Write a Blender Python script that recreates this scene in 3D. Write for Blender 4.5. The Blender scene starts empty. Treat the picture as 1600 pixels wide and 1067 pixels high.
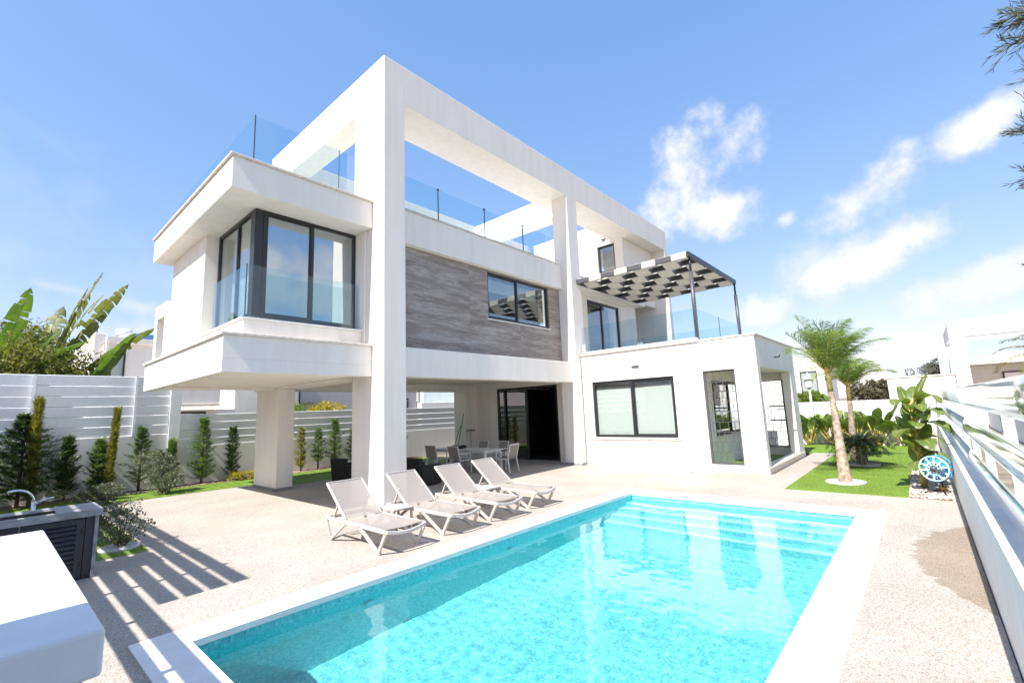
import bpy, bmesh, math, random
from mathutils import Vector, Matrix
S = bpy.context.scene
C = S.collection
PI = math.pi
rnd = random.Random(7)

# ------------------------------------------------------------------ helpers
class MB:
    """collects shapes and links them as ONE mesh object"""
    def __init__(self): self.v = []; self.f = []; self.s = []; self.m = []; self.mi = 0
    def add(self, vs, fs, smooth=False):
        o = len(self.v); self.v += [tuple(p) for p in vs]
        for f in fs: self.f.append(tuple(i + o for i in f)); self.s.append(smooth); self.m.append(self.mi)
        return self
    def box(self, x0, x1, y0, y1, z0, z1):
        x0, x1 = min(x0, x1), max(x0, x1); y0, y1 = min(y0, y1), max(y0, y1); z0, z1 = min(z0, z1), max(z0, z1)
        vs = [(x0,y0,z0),(x1,y0,z0),(x1,y1,z0),(x0,y1,z0),(x0,y0,z1),(x1,y0,z1),(x1,y1,z1),(x0,y1,z1)]
        return self.add(vs, [(3,2,1,0),(4,5,6,7),(0,1,5,4),(1,2,6,5),(2,3,7,6),(3,0,4,7)])
    def obox(self, c, ax, ay, az, hx, hy, hz):
        c = Vector(c); ax, ay, az = Vector(ax)*hx, Vector(ay)*hy, Vector(az)*hz
        vs = [c+ax*i+ay*j+az*k for k in (-1,1) for (i,j) in ((-1,-1),(1,-1),(1,1),(-1,1))]
        return self.add(vs, [(3,2,1,0),(4,5,6,7),(0,1,5,4),(1,2,6,5),(2,3,7,6),(3,0,4,7)])
    def bar(self, a, b, w, t, up=(0,0,1)):
        a, b = Vector(a), Vector(b); d = (b-a); L = d.length; d.normalize()
        s = d.cross(Vector(up))
        if s.length < 1e-4: s = Vector((1,0,0))
        s.normalize(); u = s.cross(d)
        return self.obox((a+b)/2, s, d, u, w/2, L/2, t/2)
    def tube(self, pts, r, n=8, cap=True, smooth=True):
        pts = [Vector(p) for p in pts]
        if not isinstance(r, (list, tuple)): r = [r]*len(pts)
        rings = []; prev = None
        for i, p in enumerate(pts):
            d = (pts[min(i+1, len(pts)-1)] - pts[max(i-1, 0)]).normalized()
            if prev is None:
                s = d.cross(Vector((0,0,1)))
                if s.length < 1e-3: s = d.cross(Vector((0,1,0)))
            else: s = prev - d*prev.dot(d)
            s.normalize(); prev = s; u = d.cross(s)
            rings.append([p + (s*math.cos(2*PI*k/n) + u*math.sin(2*PI*k/n))*r[i] for k in range(n)])
        vs = [q for R in rings for q in R]; fs = []
        for i in range(len(pts)-1):
            for k in range(n):
                a = i*n+k; b = i*n+(k+1) % n; fs.append((a, b, b+n, a+n))
        if cap: fs.append(tuple(range(n))[::-1]); fs.append(tuple((len(pts)-1)*n+k for k in range(n)))
        return self.add(vs, fs, smooth)
    def prism(self, poly, x0, x1, axis='x'):
        """poly: 2D points; axis x -> (y,z), y -> (x,z), z -> (x,y)"""
        n = len(poly)
        def P(t, p):
            return (t, p[0], p[1]) if axis == 'x' else ((p[0], t, p[1]) if axis == 'y' else (p[0], p[1], t))
        vs = [P(x0, p) for p in poly] + [P(x1, p) for p in poly]
        fs = [tuple(range(n))[::-1], tuple(range(n, 2*n))] + [(i, (i+1) % n, (i+1) % n+n, i+n) for i in range(n)]
        return self.add(vs, fs)
    def lathe(self, prof, c=(0,0,0), n=20, smooth=True):
        vs = []; fs = []
        for (r, z) in prof:
            for k in range(n): vs.append((c[0]+r*math.cos(2*PI*k/n), c[1]+r*math.sin(2*PI*k/n), c[2]+z))
        for i in range(len(prof)-1):
            for k in range(n):
                a = i*n+k; b = i*n+(k+1) % n; fs.append((a, b, b+n, a+n))
        fs.append(tuple(range(n))[::-1]); fs.append(tuple((len(prof)-1)*n+k for k in range(n)))
        return self.add(vs, fs, smooth)
    def grid(self, xs, ys, z0, z1, hole=lambda x, y: False, perm='xyz'):
        """solid slab of cells with holes, no inner faces; perm maps (a,b,c) to world axes"""
        nx, ny = len(xs)-1, len(ys)-1
        solid = lambda i, j: 0 <= i < nx and 0 <= j < ny and not hole((xs[i]+xs[i+1])/2, (ys[j]+ys[j+1])/2)
        def P(a, b, c):
            d = {perm[0]: a, perm[1]: b, perm[2]: c}; return (d['x'], d['y'], d['z'])
        flip = perm in ('yxz', 'xzy', 'zyx')
        def q(*p): 
            p = [P(*k) for k in p]
            if flip: p = p[::-1]
            self.add(p, [tuple(range(len(p)))])
        for i in range(nx):
            for j in range(ny):
                if not solid(i, j): continue
                a0, a1, b0, b1 = xs[i], xs[i+1], ys[j], ys[j+1]
                q((a0,b0,z1),(a1,b0,z1),(a1,b1,z1),(a0,b1,z1)); q((a0,b1,z0),(a1,b1,z0),(a1,b0,z0),(a0,b0,z0))
                if not solid(i-1, j): q((a0,b1,z0),(a0,b0,z0),(a0,b0,z1),(a0,b1,z1))
                if not solid(i+1, j): q((a1,b0,z0),(a1,b1,z0),(a1,b1,z1),(a1,b0,z1))
                if not solid(i, j-1): q((a0,b0,z0),(a1,b0,z0),(a1,b0,z1),(a0,b0,z1))
                if not solid(i, j+1): q((a1,b1,z0),(a0,b1,z0),(a0,b1,z1),(a1,b1,z1))
        return self
    def build(self, name, mat, parent=None, bevel=0.0, local=False):
        me = bpy.data.meshes.new(name)
        off = Vector((0,0,0))
        if parent is not None and not local:
            p = parent
            while p is not None: off += Vector(p.location); p = p.parent
        me.from_pydata([(x-off.x, y-off.y, z-off.z) for x, y, z in self.v], [], self.f)
        for m in (mat if isinstance(mat, (list, tuple)) else [mat]): me.materials.append(m)
        me.polygons.foreach_set('use_smooth', self.s)
        me.polygons.foreach_set('material_index', self.m)
        me.update()
        o = bpy.data.objects.new(name, me); C.objects.link(o)
        if parent is not None: o.parent = parent
        if bevel:
            b = o.modifiers.new('bevel', 'BEVEL'); b.width = bevel; b.segments = 2; b.limit_method = 'ANGLE'; b.angle_limit = 0.6
        return o

def tag(o, label=None, cat=None, group=None, kind=None):
    if label: o['label'] = label
    if cat: o['category'] = cat
    if group: o['group'] = group
    if kind: o['kind'] = kind
    return o
def thing(name, label, cat, loc=(0,0,0), group=None):
    o = bpy.data.objects.new(name, None); o.empty_display_size = .1; C.objects.link(o); o.location = loc
    return tag(o, label, cat, group)
def kids(o): return [c for c in C.objects if c.parent == o]
def dup(root, loc, label, rz=0.0):
    r = root.copy(); C.objects.link(r); r.location = loc; r.rotation_euler = (0,0,rz); r['label'] = label
    for ch in kids(root):
        c = ch.copy(); C.objects.link(c); c.parent = r
        for g in kids(ch):
            d = g.copy(); C.objects.link(d); d.parent = c
    return r

# ------------------------------------------------------------------ materials
def mat(name):
    m = bpy.data.materials.new(name); m.use_nodes = True
    nt = m.node_tree
    return m, nt, nt.nodes['Principled BSDF']
def N(nt, t, **kw):
    n = nt.nodes.new(t)
    for k, v in kw.items():
        if k.startswith('i_'): n.inputs[k[2:].replace('_', ' ')].default_value = v
        else: setattr(n, k, v)
    return n
def L(nt, a, b): nt.links.new(a, b)
def ramp(nt, fac, stops):
    r = N(nt, 'ShaderNodeValToRGB'); e = r.color_ramp.elements
    while len(e) < len(stops): e.new(0.5)
    for i, (p, c) in enumerate(stops): e[i].position = p; e[i].color = (*c, 1)
    L(nt, fac, r.inputs['Fac']); return r.outputs['Color']
def noise(nt, scale, detail=4, vec=None, rough=.5):
    n = N(nt, 'ShaderNodeTexNoise'); n.inputs['Scale'].default_value = scale; n.inputs['Detail'].default_value = detail
    n.inputs['Roughness'].default_value = rough
    if vec is not None: L(nt, vec, n.inputs['Vector'])
    return n
def pos(nt): return N(nt, 'ShaderNodeNewGeometry').outputs['Position']
def mapped(nt, vec, scale=(1,1,1), loc=(0,0,0), rot=(0,0,0)):
    m = N(nt, 'ShaderNodeMapping'); m.inputs['Scale'].default_value = scale; m.inputs['Location'].default_value = loc
    m.inputs['Rotation'].default_value = rot; L(nt, vec, m.inputs['Vector']); return m.outputs['Vector']
def bump(nt, bs, h, strength=.3, dist=.01):
    b = N(nt, 'ShaderNodeBump'); b.inputs['Strength'].default_value = strength; b.inputs['Distance'].default_value = dist
    L(nt, h, b.inputs['Height']); L(nt, b.outputs['Normal'], bs.inputs['Normal'])
def math_(nt, op, a, b=None, c=None):
    n = N(nt, 'ShaderNodeMath', operation=op)
    for i, x in enumerate((a, b, c)):
        if x is None: continue
        if isinstance(x, (int, float)): n.inputs[i].default_value = x
        else: L(nt, x, n.inputs[i])
    return n.outputs[0]
def mixc(nt, f, a, b, mode='MIX'):
    n = N(nt, 'ShaderNodeMix', data_type='RGBA', blend_type=mode)
    for i, x in ((0, f), (6, a), (7, b)):
        if isinstance(x, (int, float)): n.inputs[i].default_value = x
        elif isinstance(x, tuple): n.inputs[i].default_value = (*x, 1)
        else: L(nt, x, n.inputs[i])
    return n.outputs[2]

def plain(name, col, rough=.5, metal=0, var=.06, scale=9, bmp=0.0, bscale=60, coat=0, spec=.5):
    m, nt, b = mat(name)
    P = pos(nt); n = noise(nt, scale, 5, P)
    lo = tuple(max(0, c*(1-var*2)) for c in col); hi = tuple(min(1, c*(1+var)) for c in col)
    L(nt, ramp(nt, n.outputs['Fac'], [(.3, lo), (.7, hi)]), b.inputs['Base Color'])
    b.inputs['Roughness'].default_value = rough; b.inputs['Metallic'].default_value = metal
    b.inputs['Specular IOR Level'].default_value = spec
    if coat: b.inputs['Coat Weight'].default_value = coat
    if bmp: bump(nt, b, noise(nt, bscale, 3, P).outputs['Fac'], bmp, .01)
    return m

def stucco(name, col):
    m, nt, b = mat(name); P = pos(nt)
    n1 = noise(nt, .9, 6, P); n2 = noise(nt, 1.4, 5, mapped(nt, P, (3, 3, .35)))
    c = mixc(nt, .5, ramp(nt, n1.outputs['Fac'], [(.3, tuple(k*.93 for k in col)), (.7, col)]),
             ramp(nt, n2.outputs['Fac'], [(.32, tuple(k*.89 for k in col)), (.58, tuple(min(1, k*1.02) for k in col))]))
    L(nt, c, b.inputs['Base Color']); b.inputs['Roughness'].default_value = .85; b.inputs['Specular IOR Level'].default_value = .25
    f = noise(nt, 90, 3, P); g = noise(nt, 28, 2, mapped(nt, P, (1, 1, .3)))
    bump(nt, b, math_(nt, 'ADD', f.outputs['Fac'], g.outputs['Fac']), .30, .008)
    return m

M = {}
M['stucco'] = stucco('white_stucco', (.82, .775, .715))
M['wall'] = stucco('boundary_stucco', (.80, .785, .765))
M['grey_stucco'] = stucco('grey_stucco', (.46, .45, .46))
M['cap'] = plain('cap_stone', (.70, .63, .55), .7, var=.12, scale=14, bmp=.15)
M['dark'] = plain('anthracite_aluminium', (.022, .023, .026), .38, var=.05, spec=.5)
M['greymetal'] = plain('grey_metal', (.085, .085, .092), .42, metal=.1)
M['slat'] = plain('white_powder_coat', (.80, .82, .84), .22, var=.02, coat=.3)
M['gloss'] = plain('white_gloss_slat', (.46, .50, .49), .12, var=.015, coat=.6)
M['frame'] = plain('taupe_plastic', (.50, .455, .425), .45, var=.03)
M['leg'] = plain('taupe_plastic_leg', (.46, .41, .375), .5, var=.04)
M['chair_frame'] = plain('white_chair_metal', (.70, .69, .68), .4, var=.02)
M['rattan'] = plain('dark_rattan', (.012, .010, .009), .7, var=.3, scale=120, bmp=.5, bscale=140)
M['black'] = plain('black_plastic', (.015, .015, .016), .5)
M['interior'] = plain('dark_interior', (.03, .027, .024), .8)  # near-black colour stands in for the shade inside rooms
M['steel'] = plain('chrome', (.72, .72, .74), .12, metal=1.0, var=.02)
M['wood'] = plain('broom_wood', (.23, .15, .09), .6, var=.2)
M['blue'] = plain('blue_reel_plastic', (.05, .32, .62), .35)
M['paleblue'] = plain('pale_blue_hose', (.42, .68, .80), .4)
M['orange'] = plain('orange_plastic', (.75, .32, .04), .5)
M['black_door'] = plain('charcoal_louvre', (.030, .031, .042), .45)
M['white_block'] = plain('white_render_block', (.80, .80, .80), .75, var=.04, scale=7, bmp=.02, bscale=260)
M['solar'] = plain('solar_panel_blue', (.02, .05, .14), .15)
M['tank'] = plain('white_tank', (.8, .8, .8), .3)
M['tarmac'] = plain('dry_earth', (.24, .20, .15), .95, var=.25, scale=1.5, bmp=.4, bscale=20)
M['curtain'] = plain('white_roller_blind', (.62, .62, .60), .8, var=.02)
M['trunk'] = plain('bark', (.16, .11, .075), .9, var=.35, scale=25, bmp=.6, bscale=50)
M['concrete_ring'] = plain('pale_stone_edging', (.62, .62, .61), .8, var=.15, scale=30, bmp=.3, bscale=50)

def sling():
    m, nt, b = mat('taupe_mesh_sling'); P = pos(nt)
    w = N(nt, 'ShaderNodeTexWave'); w.inputs['Scale'].default_value = 60; L(nt, P, w.inputs['Vector'])
    L(nt, ramp(nt, w.outputs['Fac'], [(.2, (.30, .265, .24)), (.8, (.38, .34, .31))]), b.inputs['Base Color'])
    b.inputs['Roughness'].default_value = .7
    t = N(nt, 'ShaderNodeBsdfTransparent'); x = N(nt, 'ShaderNodeMixShader'); x.inputs[0].default_value = .16
    L(nt, b.outputs[0], x.inputs[1]); L(nt, t.outputs[0], x.inputs[2]); L(nt, x.outputs[0], nt.nodes['Material Output'].inputs['Surface'])
    return m
M['sling'] = sling()

def fabric():
    m, nt, b = mat('woven_shade_fabric'); P = pos(nt)
    b.inputs['Base Color'].default_value = (.66, .64, .60, 1); b.inputs['Roughness'].default_value = .8
    t = N(nt, 'ShaderNodeBsdfTranslucent'); t.inputs[0].default_value = (.62, .57, .51, 1)
    x = N(nt, 'ShaderNodeMixShader'); x.inputs[0].default_value = .38
    L(nt, b.outputs[0], x.inputs[1]); L(nt, t.outputs[0], x.inputs[2]); L(nt, x.outputs[0], nt.nodes['Material Output'].inputs['Surface'])
    return m
M['fabric'] = fabric()
def glassmat(name, tint, refl=.12, rough=0.0):
    m, nt, b = mat(name); nt.nodes.remove(b)
    t = N(nt, 'ShaderNodeBsdfTransparent'); t.inputs[0].default_value = (*tint, 1)
    g = N(nt, 'ShaderNodeBsdfGlossy'); g.inputs['Roughness'].default_value = rough; g.inputs['Color'].default_value = (.95, .98, 1, 1)
    f = N(nt, 'ShaderNodeLayerWeight'); f.inputs['Blend'].default_value = .5
    fac = math_(nt, 'ADD', math_(nt, 'MULTIPLY', math_(nt, 'POWER', f.outputs['Facing'], 5.0), (1-refl)*.8), refl)
    x = N(nt, 'ShaderNodeMixShader'); L(nt, fac, x.inputs[0]); L(nt, t.outputs[0], x.inputs[1]); L(nt, g.outputs[0], x.inputs[2])
    L(nt, x.outputs[0], nt.nodes['Material Output'].inputs['Surface'])
    return m
M['pane'] = glassmat('window_glass', (.90, .94, .93), .20)
M['blue_pane'] = glassmat('reflective_window_glass', (.80, .87, .90), .36)
M['grey_blind'] = plain('grey_roller_blind', (.33, .33, .32), .8, var=.03)
M['wing_pane'] = glassmat('wing_window_glass', (.95, .97, .96), .09)
M['white_blind'] = plain('white_screen_blind', (.50, .53, .52), .8, var=.02)
M['rail_glass'] = glassmat('railing_glass', (.86, .94, .97), .04)
M['dark_pane'] = glassmat('patio_glass', (.5, .52, .52), .12)

def travertine():
    m, nt, b = mat('grey_brown_travertine'); P = pos(nt)
    cell = N(nt, 'ShaderNodeVectorMath', operation='FLOOR'); L(nt, mapped(nt, P, (1/2.32, 0, 1/1.39), (-.03, 0, -.62)), cell.inputs[0])
    wn = N(nt, 'ShaderNodeTexWhiteNoise', noise_dimensions='3D'); L(nt, cell.outputs[0], wn.inputs['Vector'])
    sh = N(nt, 'ShaderNodeVectorMath', operation='MULTIPLY_ADD'); L(nt, wn.outputs['Color'], sh.inputs[0])
    sh.inputs[1].default_value = (8, 8, 8); L(nt, P, sh.inputs[2])
    warp = noise(nt, 1.0, 4, mapped(nt, sh.outputs[0], (.5, .5, 1.6)))
    wv = N(nt, 'ShaderNodeVectorMath', operation='MULTIPLY_ADD'); L(nt, warp.outputs['Color'], wv.inputs[0]); wv.inputs[1].default_value = (0, 0, .34)
    L(nt, sh.outputs[0], wv.inputs[2])
    a = noise(nt, 1.0, 8, mapped(nt, wv.outputs[0], (.55, .55, 5.0)), .72)
    c2 = noise(nt, 1.0, 6, mapped(nt, wv.outputs[0], (1.3, 1.3, 34)), .75)
    mixf = math_(nt, 'ADD', math_(nt, 'MULTIPLY', a.outputs['Fac'], .7), math_(nt, 'MULTIPLY', c2.outputs['Fac'], .3))
    col = ramp(nt, mixf, [(.34, (.15, .118, .098)), (.44, (.225, .182, .155)), (.51, (.275, .232, .203)), (.57, (.345, .30, .27)), (.68, (.50, .46, .43))])
    vn = noise(nt, 1.0, 5, mapped(nt, wv.outputs[0], (.45, .45, 3.2), (3, 1, 7)), .6)
    vein = ramp(nt, math_(nt, 'ABSOLUTE', math_(nt, 'SUBTRACT', vn.outputs['Fac'], .53)), [(.0, (1, 1, 1)), (.035, (0, 0, 0))])
    vs_ = N(nt, 'ShaderNodeSeparateColor'); L(nt, vein, vs_.inputs[0])
    col = mixc(nt, math_(nt, 'MULTIPLY', vs_.outputs[0], .42), col, (.52, .475, .44))
    mo = noise(nt, 26, 4, P, .7); col = mixc(nt, 1.0, col, ramp(nt, mo.outputs['Fac'], [(.3, (.82, .80, .78)), (.7, (1.12, 1.12, 1.12))]), 'MULTIPLY')
    # slab joints
    sep = N(nt, 'ShaderNodeSeparateXYZ'); fr = N(nt, 'ShaderNodeVectorMath', operation='FRACTION')
    L(nt, mapped(nt, P, (1/2.32, 0, 1/1.39), (-.03, 0, -.62)), fr.inputs[0]); L(nt, fr.outputs[0], sep.inputs[0])
    j = math_(nt, 'MAXIMUM', math_(nt, 'LESS_THAN', sep.outputs[0], .003), math_(nt, 'LESS_THAN', sep.outputs[2], .004))
    L(nt, mixc(nt, j, col, (.16, .14, .13)), b.inputs['Base Color'])
    b.inputs['Roughness'].default_value = .45
    bump(nt, b, c2.outputs['Fac'], .15, .005)
    return m
M['travertine'] = travertine()

def pebble_deck():
    m, nt, b = mat('washed_pebble_deck'); P = pos(nt)
    v = N(nt, 'ShaderNodeTexVoronoi'); v.inputs['Scale'].default_value = 115; L(nt, P, v.inputs['Vector'])
    s = N(nt, 'ShaderNodeSeparateColor'); L(nt, v.outputs['Color'], s.inputs[0])
    col = ramp(nt, s.outputs[0], [(.0, (.245, .222, .195)), (.2, (.365, .332, .296)), (.6, (.435, .398, .356)), (.85, (.49, .452, .408)), (1, (.62, .59, .545))])
    gap = ramp(nt, v.outputs['Distance'], [(.45, (1, 1, 1)), (.85, (.70, .67, .63))])
    col = mixc(nt, 1.0, col, gap, 'MULTIPLY')
    big = noise(nt, .7, 5, P)
    col = mixc(nt, 1.0, col, ramp(nt, big.outputs['Fac'], [(.3, (.86, .84, .82)), (.7, (1.08, 1.06, 1.04))]), 'MULTIPLY')
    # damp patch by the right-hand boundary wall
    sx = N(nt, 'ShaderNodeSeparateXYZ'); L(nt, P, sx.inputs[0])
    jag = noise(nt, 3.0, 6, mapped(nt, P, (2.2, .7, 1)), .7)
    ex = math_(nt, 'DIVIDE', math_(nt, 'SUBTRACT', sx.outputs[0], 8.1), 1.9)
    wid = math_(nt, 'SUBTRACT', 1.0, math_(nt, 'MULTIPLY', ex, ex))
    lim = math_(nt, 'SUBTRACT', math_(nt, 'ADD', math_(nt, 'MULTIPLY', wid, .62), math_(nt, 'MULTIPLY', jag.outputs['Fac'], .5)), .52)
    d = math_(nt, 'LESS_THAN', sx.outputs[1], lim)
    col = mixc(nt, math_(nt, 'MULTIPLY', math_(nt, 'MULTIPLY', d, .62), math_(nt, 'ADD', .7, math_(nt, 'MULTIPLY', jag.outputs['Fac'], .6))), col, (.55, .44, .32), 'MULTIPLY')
    L(nt, col, b.inputs['Base Color']); b.inputs['Roughness'].default_value = .8
    bump(nt, b, v.outputs['Distance'], -.5, .004)
    return m
M['deck'] = pebble_deck()

def mosaic():
    m, nt, b = mat('aqua_mosaic'); P = pos(nt)
    q = mapped(nt, P, (1/.028,)*3, (.37, .41, .43))
    fl = N(nt, 'ShaderNodeVectorMath', operation='FLOOR'); L(nt, q, fl.inputs[0])
    fr = N(nt, 'ShaderNodeVectorMath', operation='FRACTION'); L(nt, q, fr.inputs[0])
    wn = N(nt, 'ShaderNodeTexWhiteNoise', noise_dimensions='3D'); L(nt, fl.outputs[0], wn.inputs['Vector'])
    col = ramp(nt, wn.outputs['Value'], [(.0, (.08, .49, .52)), (.3, (.125, .57, .60)), (.6, (.165, .63, .66)), (.85, (.21, .69, .71)), (1, (.31, .77, .78))])
    nm = N(nt, 'ShaderNodeNewGeometry').outputs['Normal']
    ab = N(nt, 'ShaderNodeVectorMath', operation='ABSOLUTE'); L(nt, nm, ab.inputs[0])
    sn = N(nt, 'ShaderNodeSeparateXYZ'); L(nt, ab.outputs[0], sn.inputs[0]); sf = N(nt, 'ShaderNodeSeparateXYZ'); L(nt, fr.outputs[0], sf.inputs[0])
    g = None
    for i in range(3):
        k = math_(nt, 'MULTIPLY', math_(nt, 'LESS_THAN', sf.outputs[i], .11), math_(nt, 'LESS_THAN', sn.outputs[i], .5))
        g = k if g is None else math_(nt, 'MAXIMUM', g, k)
    L(nt, mixc(nt, g, col, (.24, .68, .70)), b.inputs['Base Color']); b.inputs['Roughness'].default_value = .25
    return m
M['mosaic'] = mosaic()
M['coping'] = plain('white_coping_stone', (.80, .79, .77), .7, var=.04, scale=4, bmp=.1, bscale=70)
M['nosing'] = plain('white_step_tile', (.42, .76, .78), .5, var=.04, scale=40)

def water():
    m, nt, b = mat('pool_water'); nt.nodes.remove(b)
    g = N(nt, 'ShaderNodeBsdfGlass'); g.inputs['IOR'].default_value = 1.333; g.inputs['Roughness'].default_value = 0
    g.inputs['Color'].default_value = (.93, .99, 1, 1)
    L(nt, g.outputs[0], nt.nodes['Material Output'].inputs['Surface'])
    return m
M['water'] = water()

def stone_top():
    m, nt, b = mat('grey_stone_slab'); P = pos(nt)
    a = noise(nt, 3, 7, mapped(nt, P, (1, 3, 3), rot=(0, .4, .5)), .65)
    L(nt, ramp(nt, a.outputs['Fac'], [(.3, (.17, .17, .185)), (.5, (.26, .26, .28)), (.7, (.40, .39, .40))]), b.inputs['Base Color'])
    b.inputs['Roughness'].default_value = .5; return m
M['stone'] = stone_top()

def leafmat(name, a, bcol, trans=.35, scale=3, rough=.45):
    m, nt, b = mat(name); P = pos(nt)
    n = noise(nt, scale, 5, P, .7)
    col = ramp(nt, n.outputs['Fac'], [(.32, a), (.68, bcol)])
    L(nt, col, b.inputs['Base Color']); b.inputs['Roughness'].default_value = rough; b.inputs['Specular IOR Level'].default_value = .35
    t = N(nt, 'ShaderNodeBsdfTranslucent'); L(nt, mixc(nt, 1.0, col, (1.3, 1.5, .5), 'MULTIPLY'), t.inputs[0])
    x = N(nt, 'ShaderNodeMixShader'); x.inputs[0].default_value = trans
    L(nt, b.outputs[0], x.inputs[1]); L(nt, t.outputs[0], x.inputs[2]); L(nt, x.outputs[0], nt.nodes['Material Output'].inputs['Surface'])
    return m
M['conifer'] = leafmat('conifer_green', (.065, .115, .045), (.20, .27, .10), .35, 9)
M['conifer_dark'] = leafmat('dark_conifer_green', (.032, .062, .028), (.11, .16, .065), .25, 7)
M['golden'] = leafmat('golden_cypress', (.13, .14, .03), (.33, .28, .07), .35, 6)
M['olive'] = leafmat('grey_green_leaf', (.10, .115, .085), (.25, .27, .20), .25, 10)
M['shrub'] = leafmat('dark_shrub_leaf', (.05, .058, .042), (.17, .175, .12), .22, 10)
M['yellowleaf'] = leafmat('yellow_leaf', (.26, .22, .02), (.55, .44, .05), .3, 9)
M['palm'] = leafmat('palm_frond', (.10, .17, .035), (.30, .37, .11), .45, 5)
M['palm_dark'] = leafmat('dark_palm_frond', (.012, .032, .012), (.04, .085, .028), .2, 6)
M['banana'] = leafmat('banana_leaf', (.05, .105, .02), (.14, .21, .045), .36, 2.5, .35)
M['banana_dry'] = leafmat('weathered_banana_leaf', (.07, .11, .03), (.24, .22, .09), .35, 4)
M['streli'] = leafmat('paddle_leaf', (.10, .15, .035), (.22, .27, .09), .4, 3, .35)
M['paleleaf'] = leafmat('pale_paddle_leaf', (.13, .19, .06), (.28, .34, .14), .35, 4)
M['bamboo'] = leafmat('bamboo_leaf', (.07, .10, .02), (.30, .28, .07), .35, 2.2)
M['casuarina'] = leafmat('casuarina_needles', (.03, .05, .03), (.09, .11, .06), .15, 6)
M['farleaf'] = leafmat('far_tree_leaf', (.06, .07, .04), (.20, .17, .11), .25, 3)
M['stem'] = plain('yellow_green_stem', (.42, .33, .08), .6, var=.25, scale=8)
M['palmtrunk'] = plain('palm_trunk', (.36, .28, .215), .9, var=.28, scale=11, bmp=.5, bscale=40)
def turf():
    m, nt, b = mat('artificial_turf'); P = pos(nt)
    n = noise(nt, 60, 4, mapped(nt, P, (1, 1, 1))); n2 = noise(nt, 1.2, 4, P)
    w = N(nt, 'ShaderNodeTexWave', bands_direction='X'); w.inputs['Scale'].default_value = 1.1; w.inputs['Distortion'].default_value = 2.0; L(nt, P, w.inputs['Vector'])
    c = ramp(nt, n.outputs['Fac'], [(.3, (.06, .12, .010)), (.7, (.22, .33, .035))])
    c = mixc(nt, .5, c, mixc(nt, w.outputs['Fac'], (.10, .19, .018), (.20, .30, .03)))
    c = mixc(nt, 1.0, c, ramp(nt, n2.outputs['Fac'], [(.3, (.85, .85, .8)), (.7, (1.1, 1.1, 1))]), 'MULTIPLY')
    L(nt, c, b.inputs['Base Color']); b.inputs['Roughness'].default_value = .7
    bump(nt, b, n.outputs['Fac'], .6, .02); return m
M['turf'] = turf()
def pebbles_white():
    m, nt, b = mat('white_pebbles'); P = pos(nt)
    v = N(nt, 'ShaderNodeTexVoronoi'); v.inputs['Scale'].default_value = 22; L(nt, P, v.inputs['Vector'])
    s = N(nt, 'ShaderNodeSeparateColor'); L(nt, v.outputs['Color'], s.inputs[0])
    col = mixc(nt, 1.0, ramp(nt, s.outputs[0], [(0, (.42, .34, .28)), (.4, (.66, .58, .52)), (1, (.84, .82, .80))]),
               ramp(nt, v.outputs['Distance'], [(.4, (1, 1, 1)), (.75, (.3, .25, .2))]), 'MULTIPLY')
    L(nt, col, b.inputs['Base Color']); b.inputs['Roughness'].default_value = .8
    bump(nt, b, v.outputs['Distance'], -1.0, .02); return m
M['pebbles'] = pebbles_white()
M['soil'] = plain('bare_soil', (.30, .22, .16), .95, var=.3, scale=18, bmp=.5, bscale=30)

# ------------------------------------------------------------------ the setting
def cuts(lo, hi, vals): return sorted(set([lo, hi] + [v for v in vals if lo < v < hi]))
def wallX(mb, x0, x1, y0, y1, z0, z1, op=()):
    ys = cuts(y0, y1, [v for o in op for v in o[:2]]); zs = cuts(z0, z1, [v for o in op for v in o[2:]])
    return mb.grid(ys, zs, x0, x1, lambda y, z: any(o[0] < y < o[1] and o[2] < z < o[3] for o in op), 'yzx')
def wallY(mb, y0, y1, x0, x1, z0, z1, op=()):
    xs = cuts(x0, x1, [v for o in op for v in o[:2]]); zs = cuts(z0, z1, [v for o in op for v in o[2:]])
    return mb.grid(xs, zs, y0, y1, lambda x, z: any(o[0] < x < o[1] and o[2] < z < o[3] for o in op), 'xzy')

PX0, PX1, PY0, PY1 = 1.45, 10.15, 1.10, 5.35          # pool opening
CW = .40                                              # coping width
g = MB().grid([-900, PX0-.2, PX1+.2, 1500], [-900, PY0-.2, PY1+.2, 1500], -.30, -.06, lambda x, y: PX0-.2 < x < PX1+.2 and PY0-.2 < y < PY1+.2)
tag(g.build('ground', M['tarmac']), 'dry earth ground spreading around the villa plot', 'ground', kind='structure')

xs = [-1.0, PX0-CW, 1.95, 6.15, PX1+CW, 12.15, 14.45, 20.6]
ys = [-.27, PY0-CW, 2.6, 3.30, PY1+CW, 9.7, 15.0, 16.3]
def dhole(x, y):
    if PX0-CW < x < PX1+CW and PY0-CW < y < PY1+CW: return True
    if x < 1.95 and y > 9.7: return True
    if x > 12.15 and y < 2.6: return True
    if x > 14.45 and y > 3.3: return True
    if x > 6.15 and y > 15.0: return True
    return False
tag(MB().grid(xs, ys, -.055, 0, dhole).build('pool_deck', M['deck']), 'washed pebble terrace paving around the swimming pool', 'paving', kind='structure')

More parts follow.
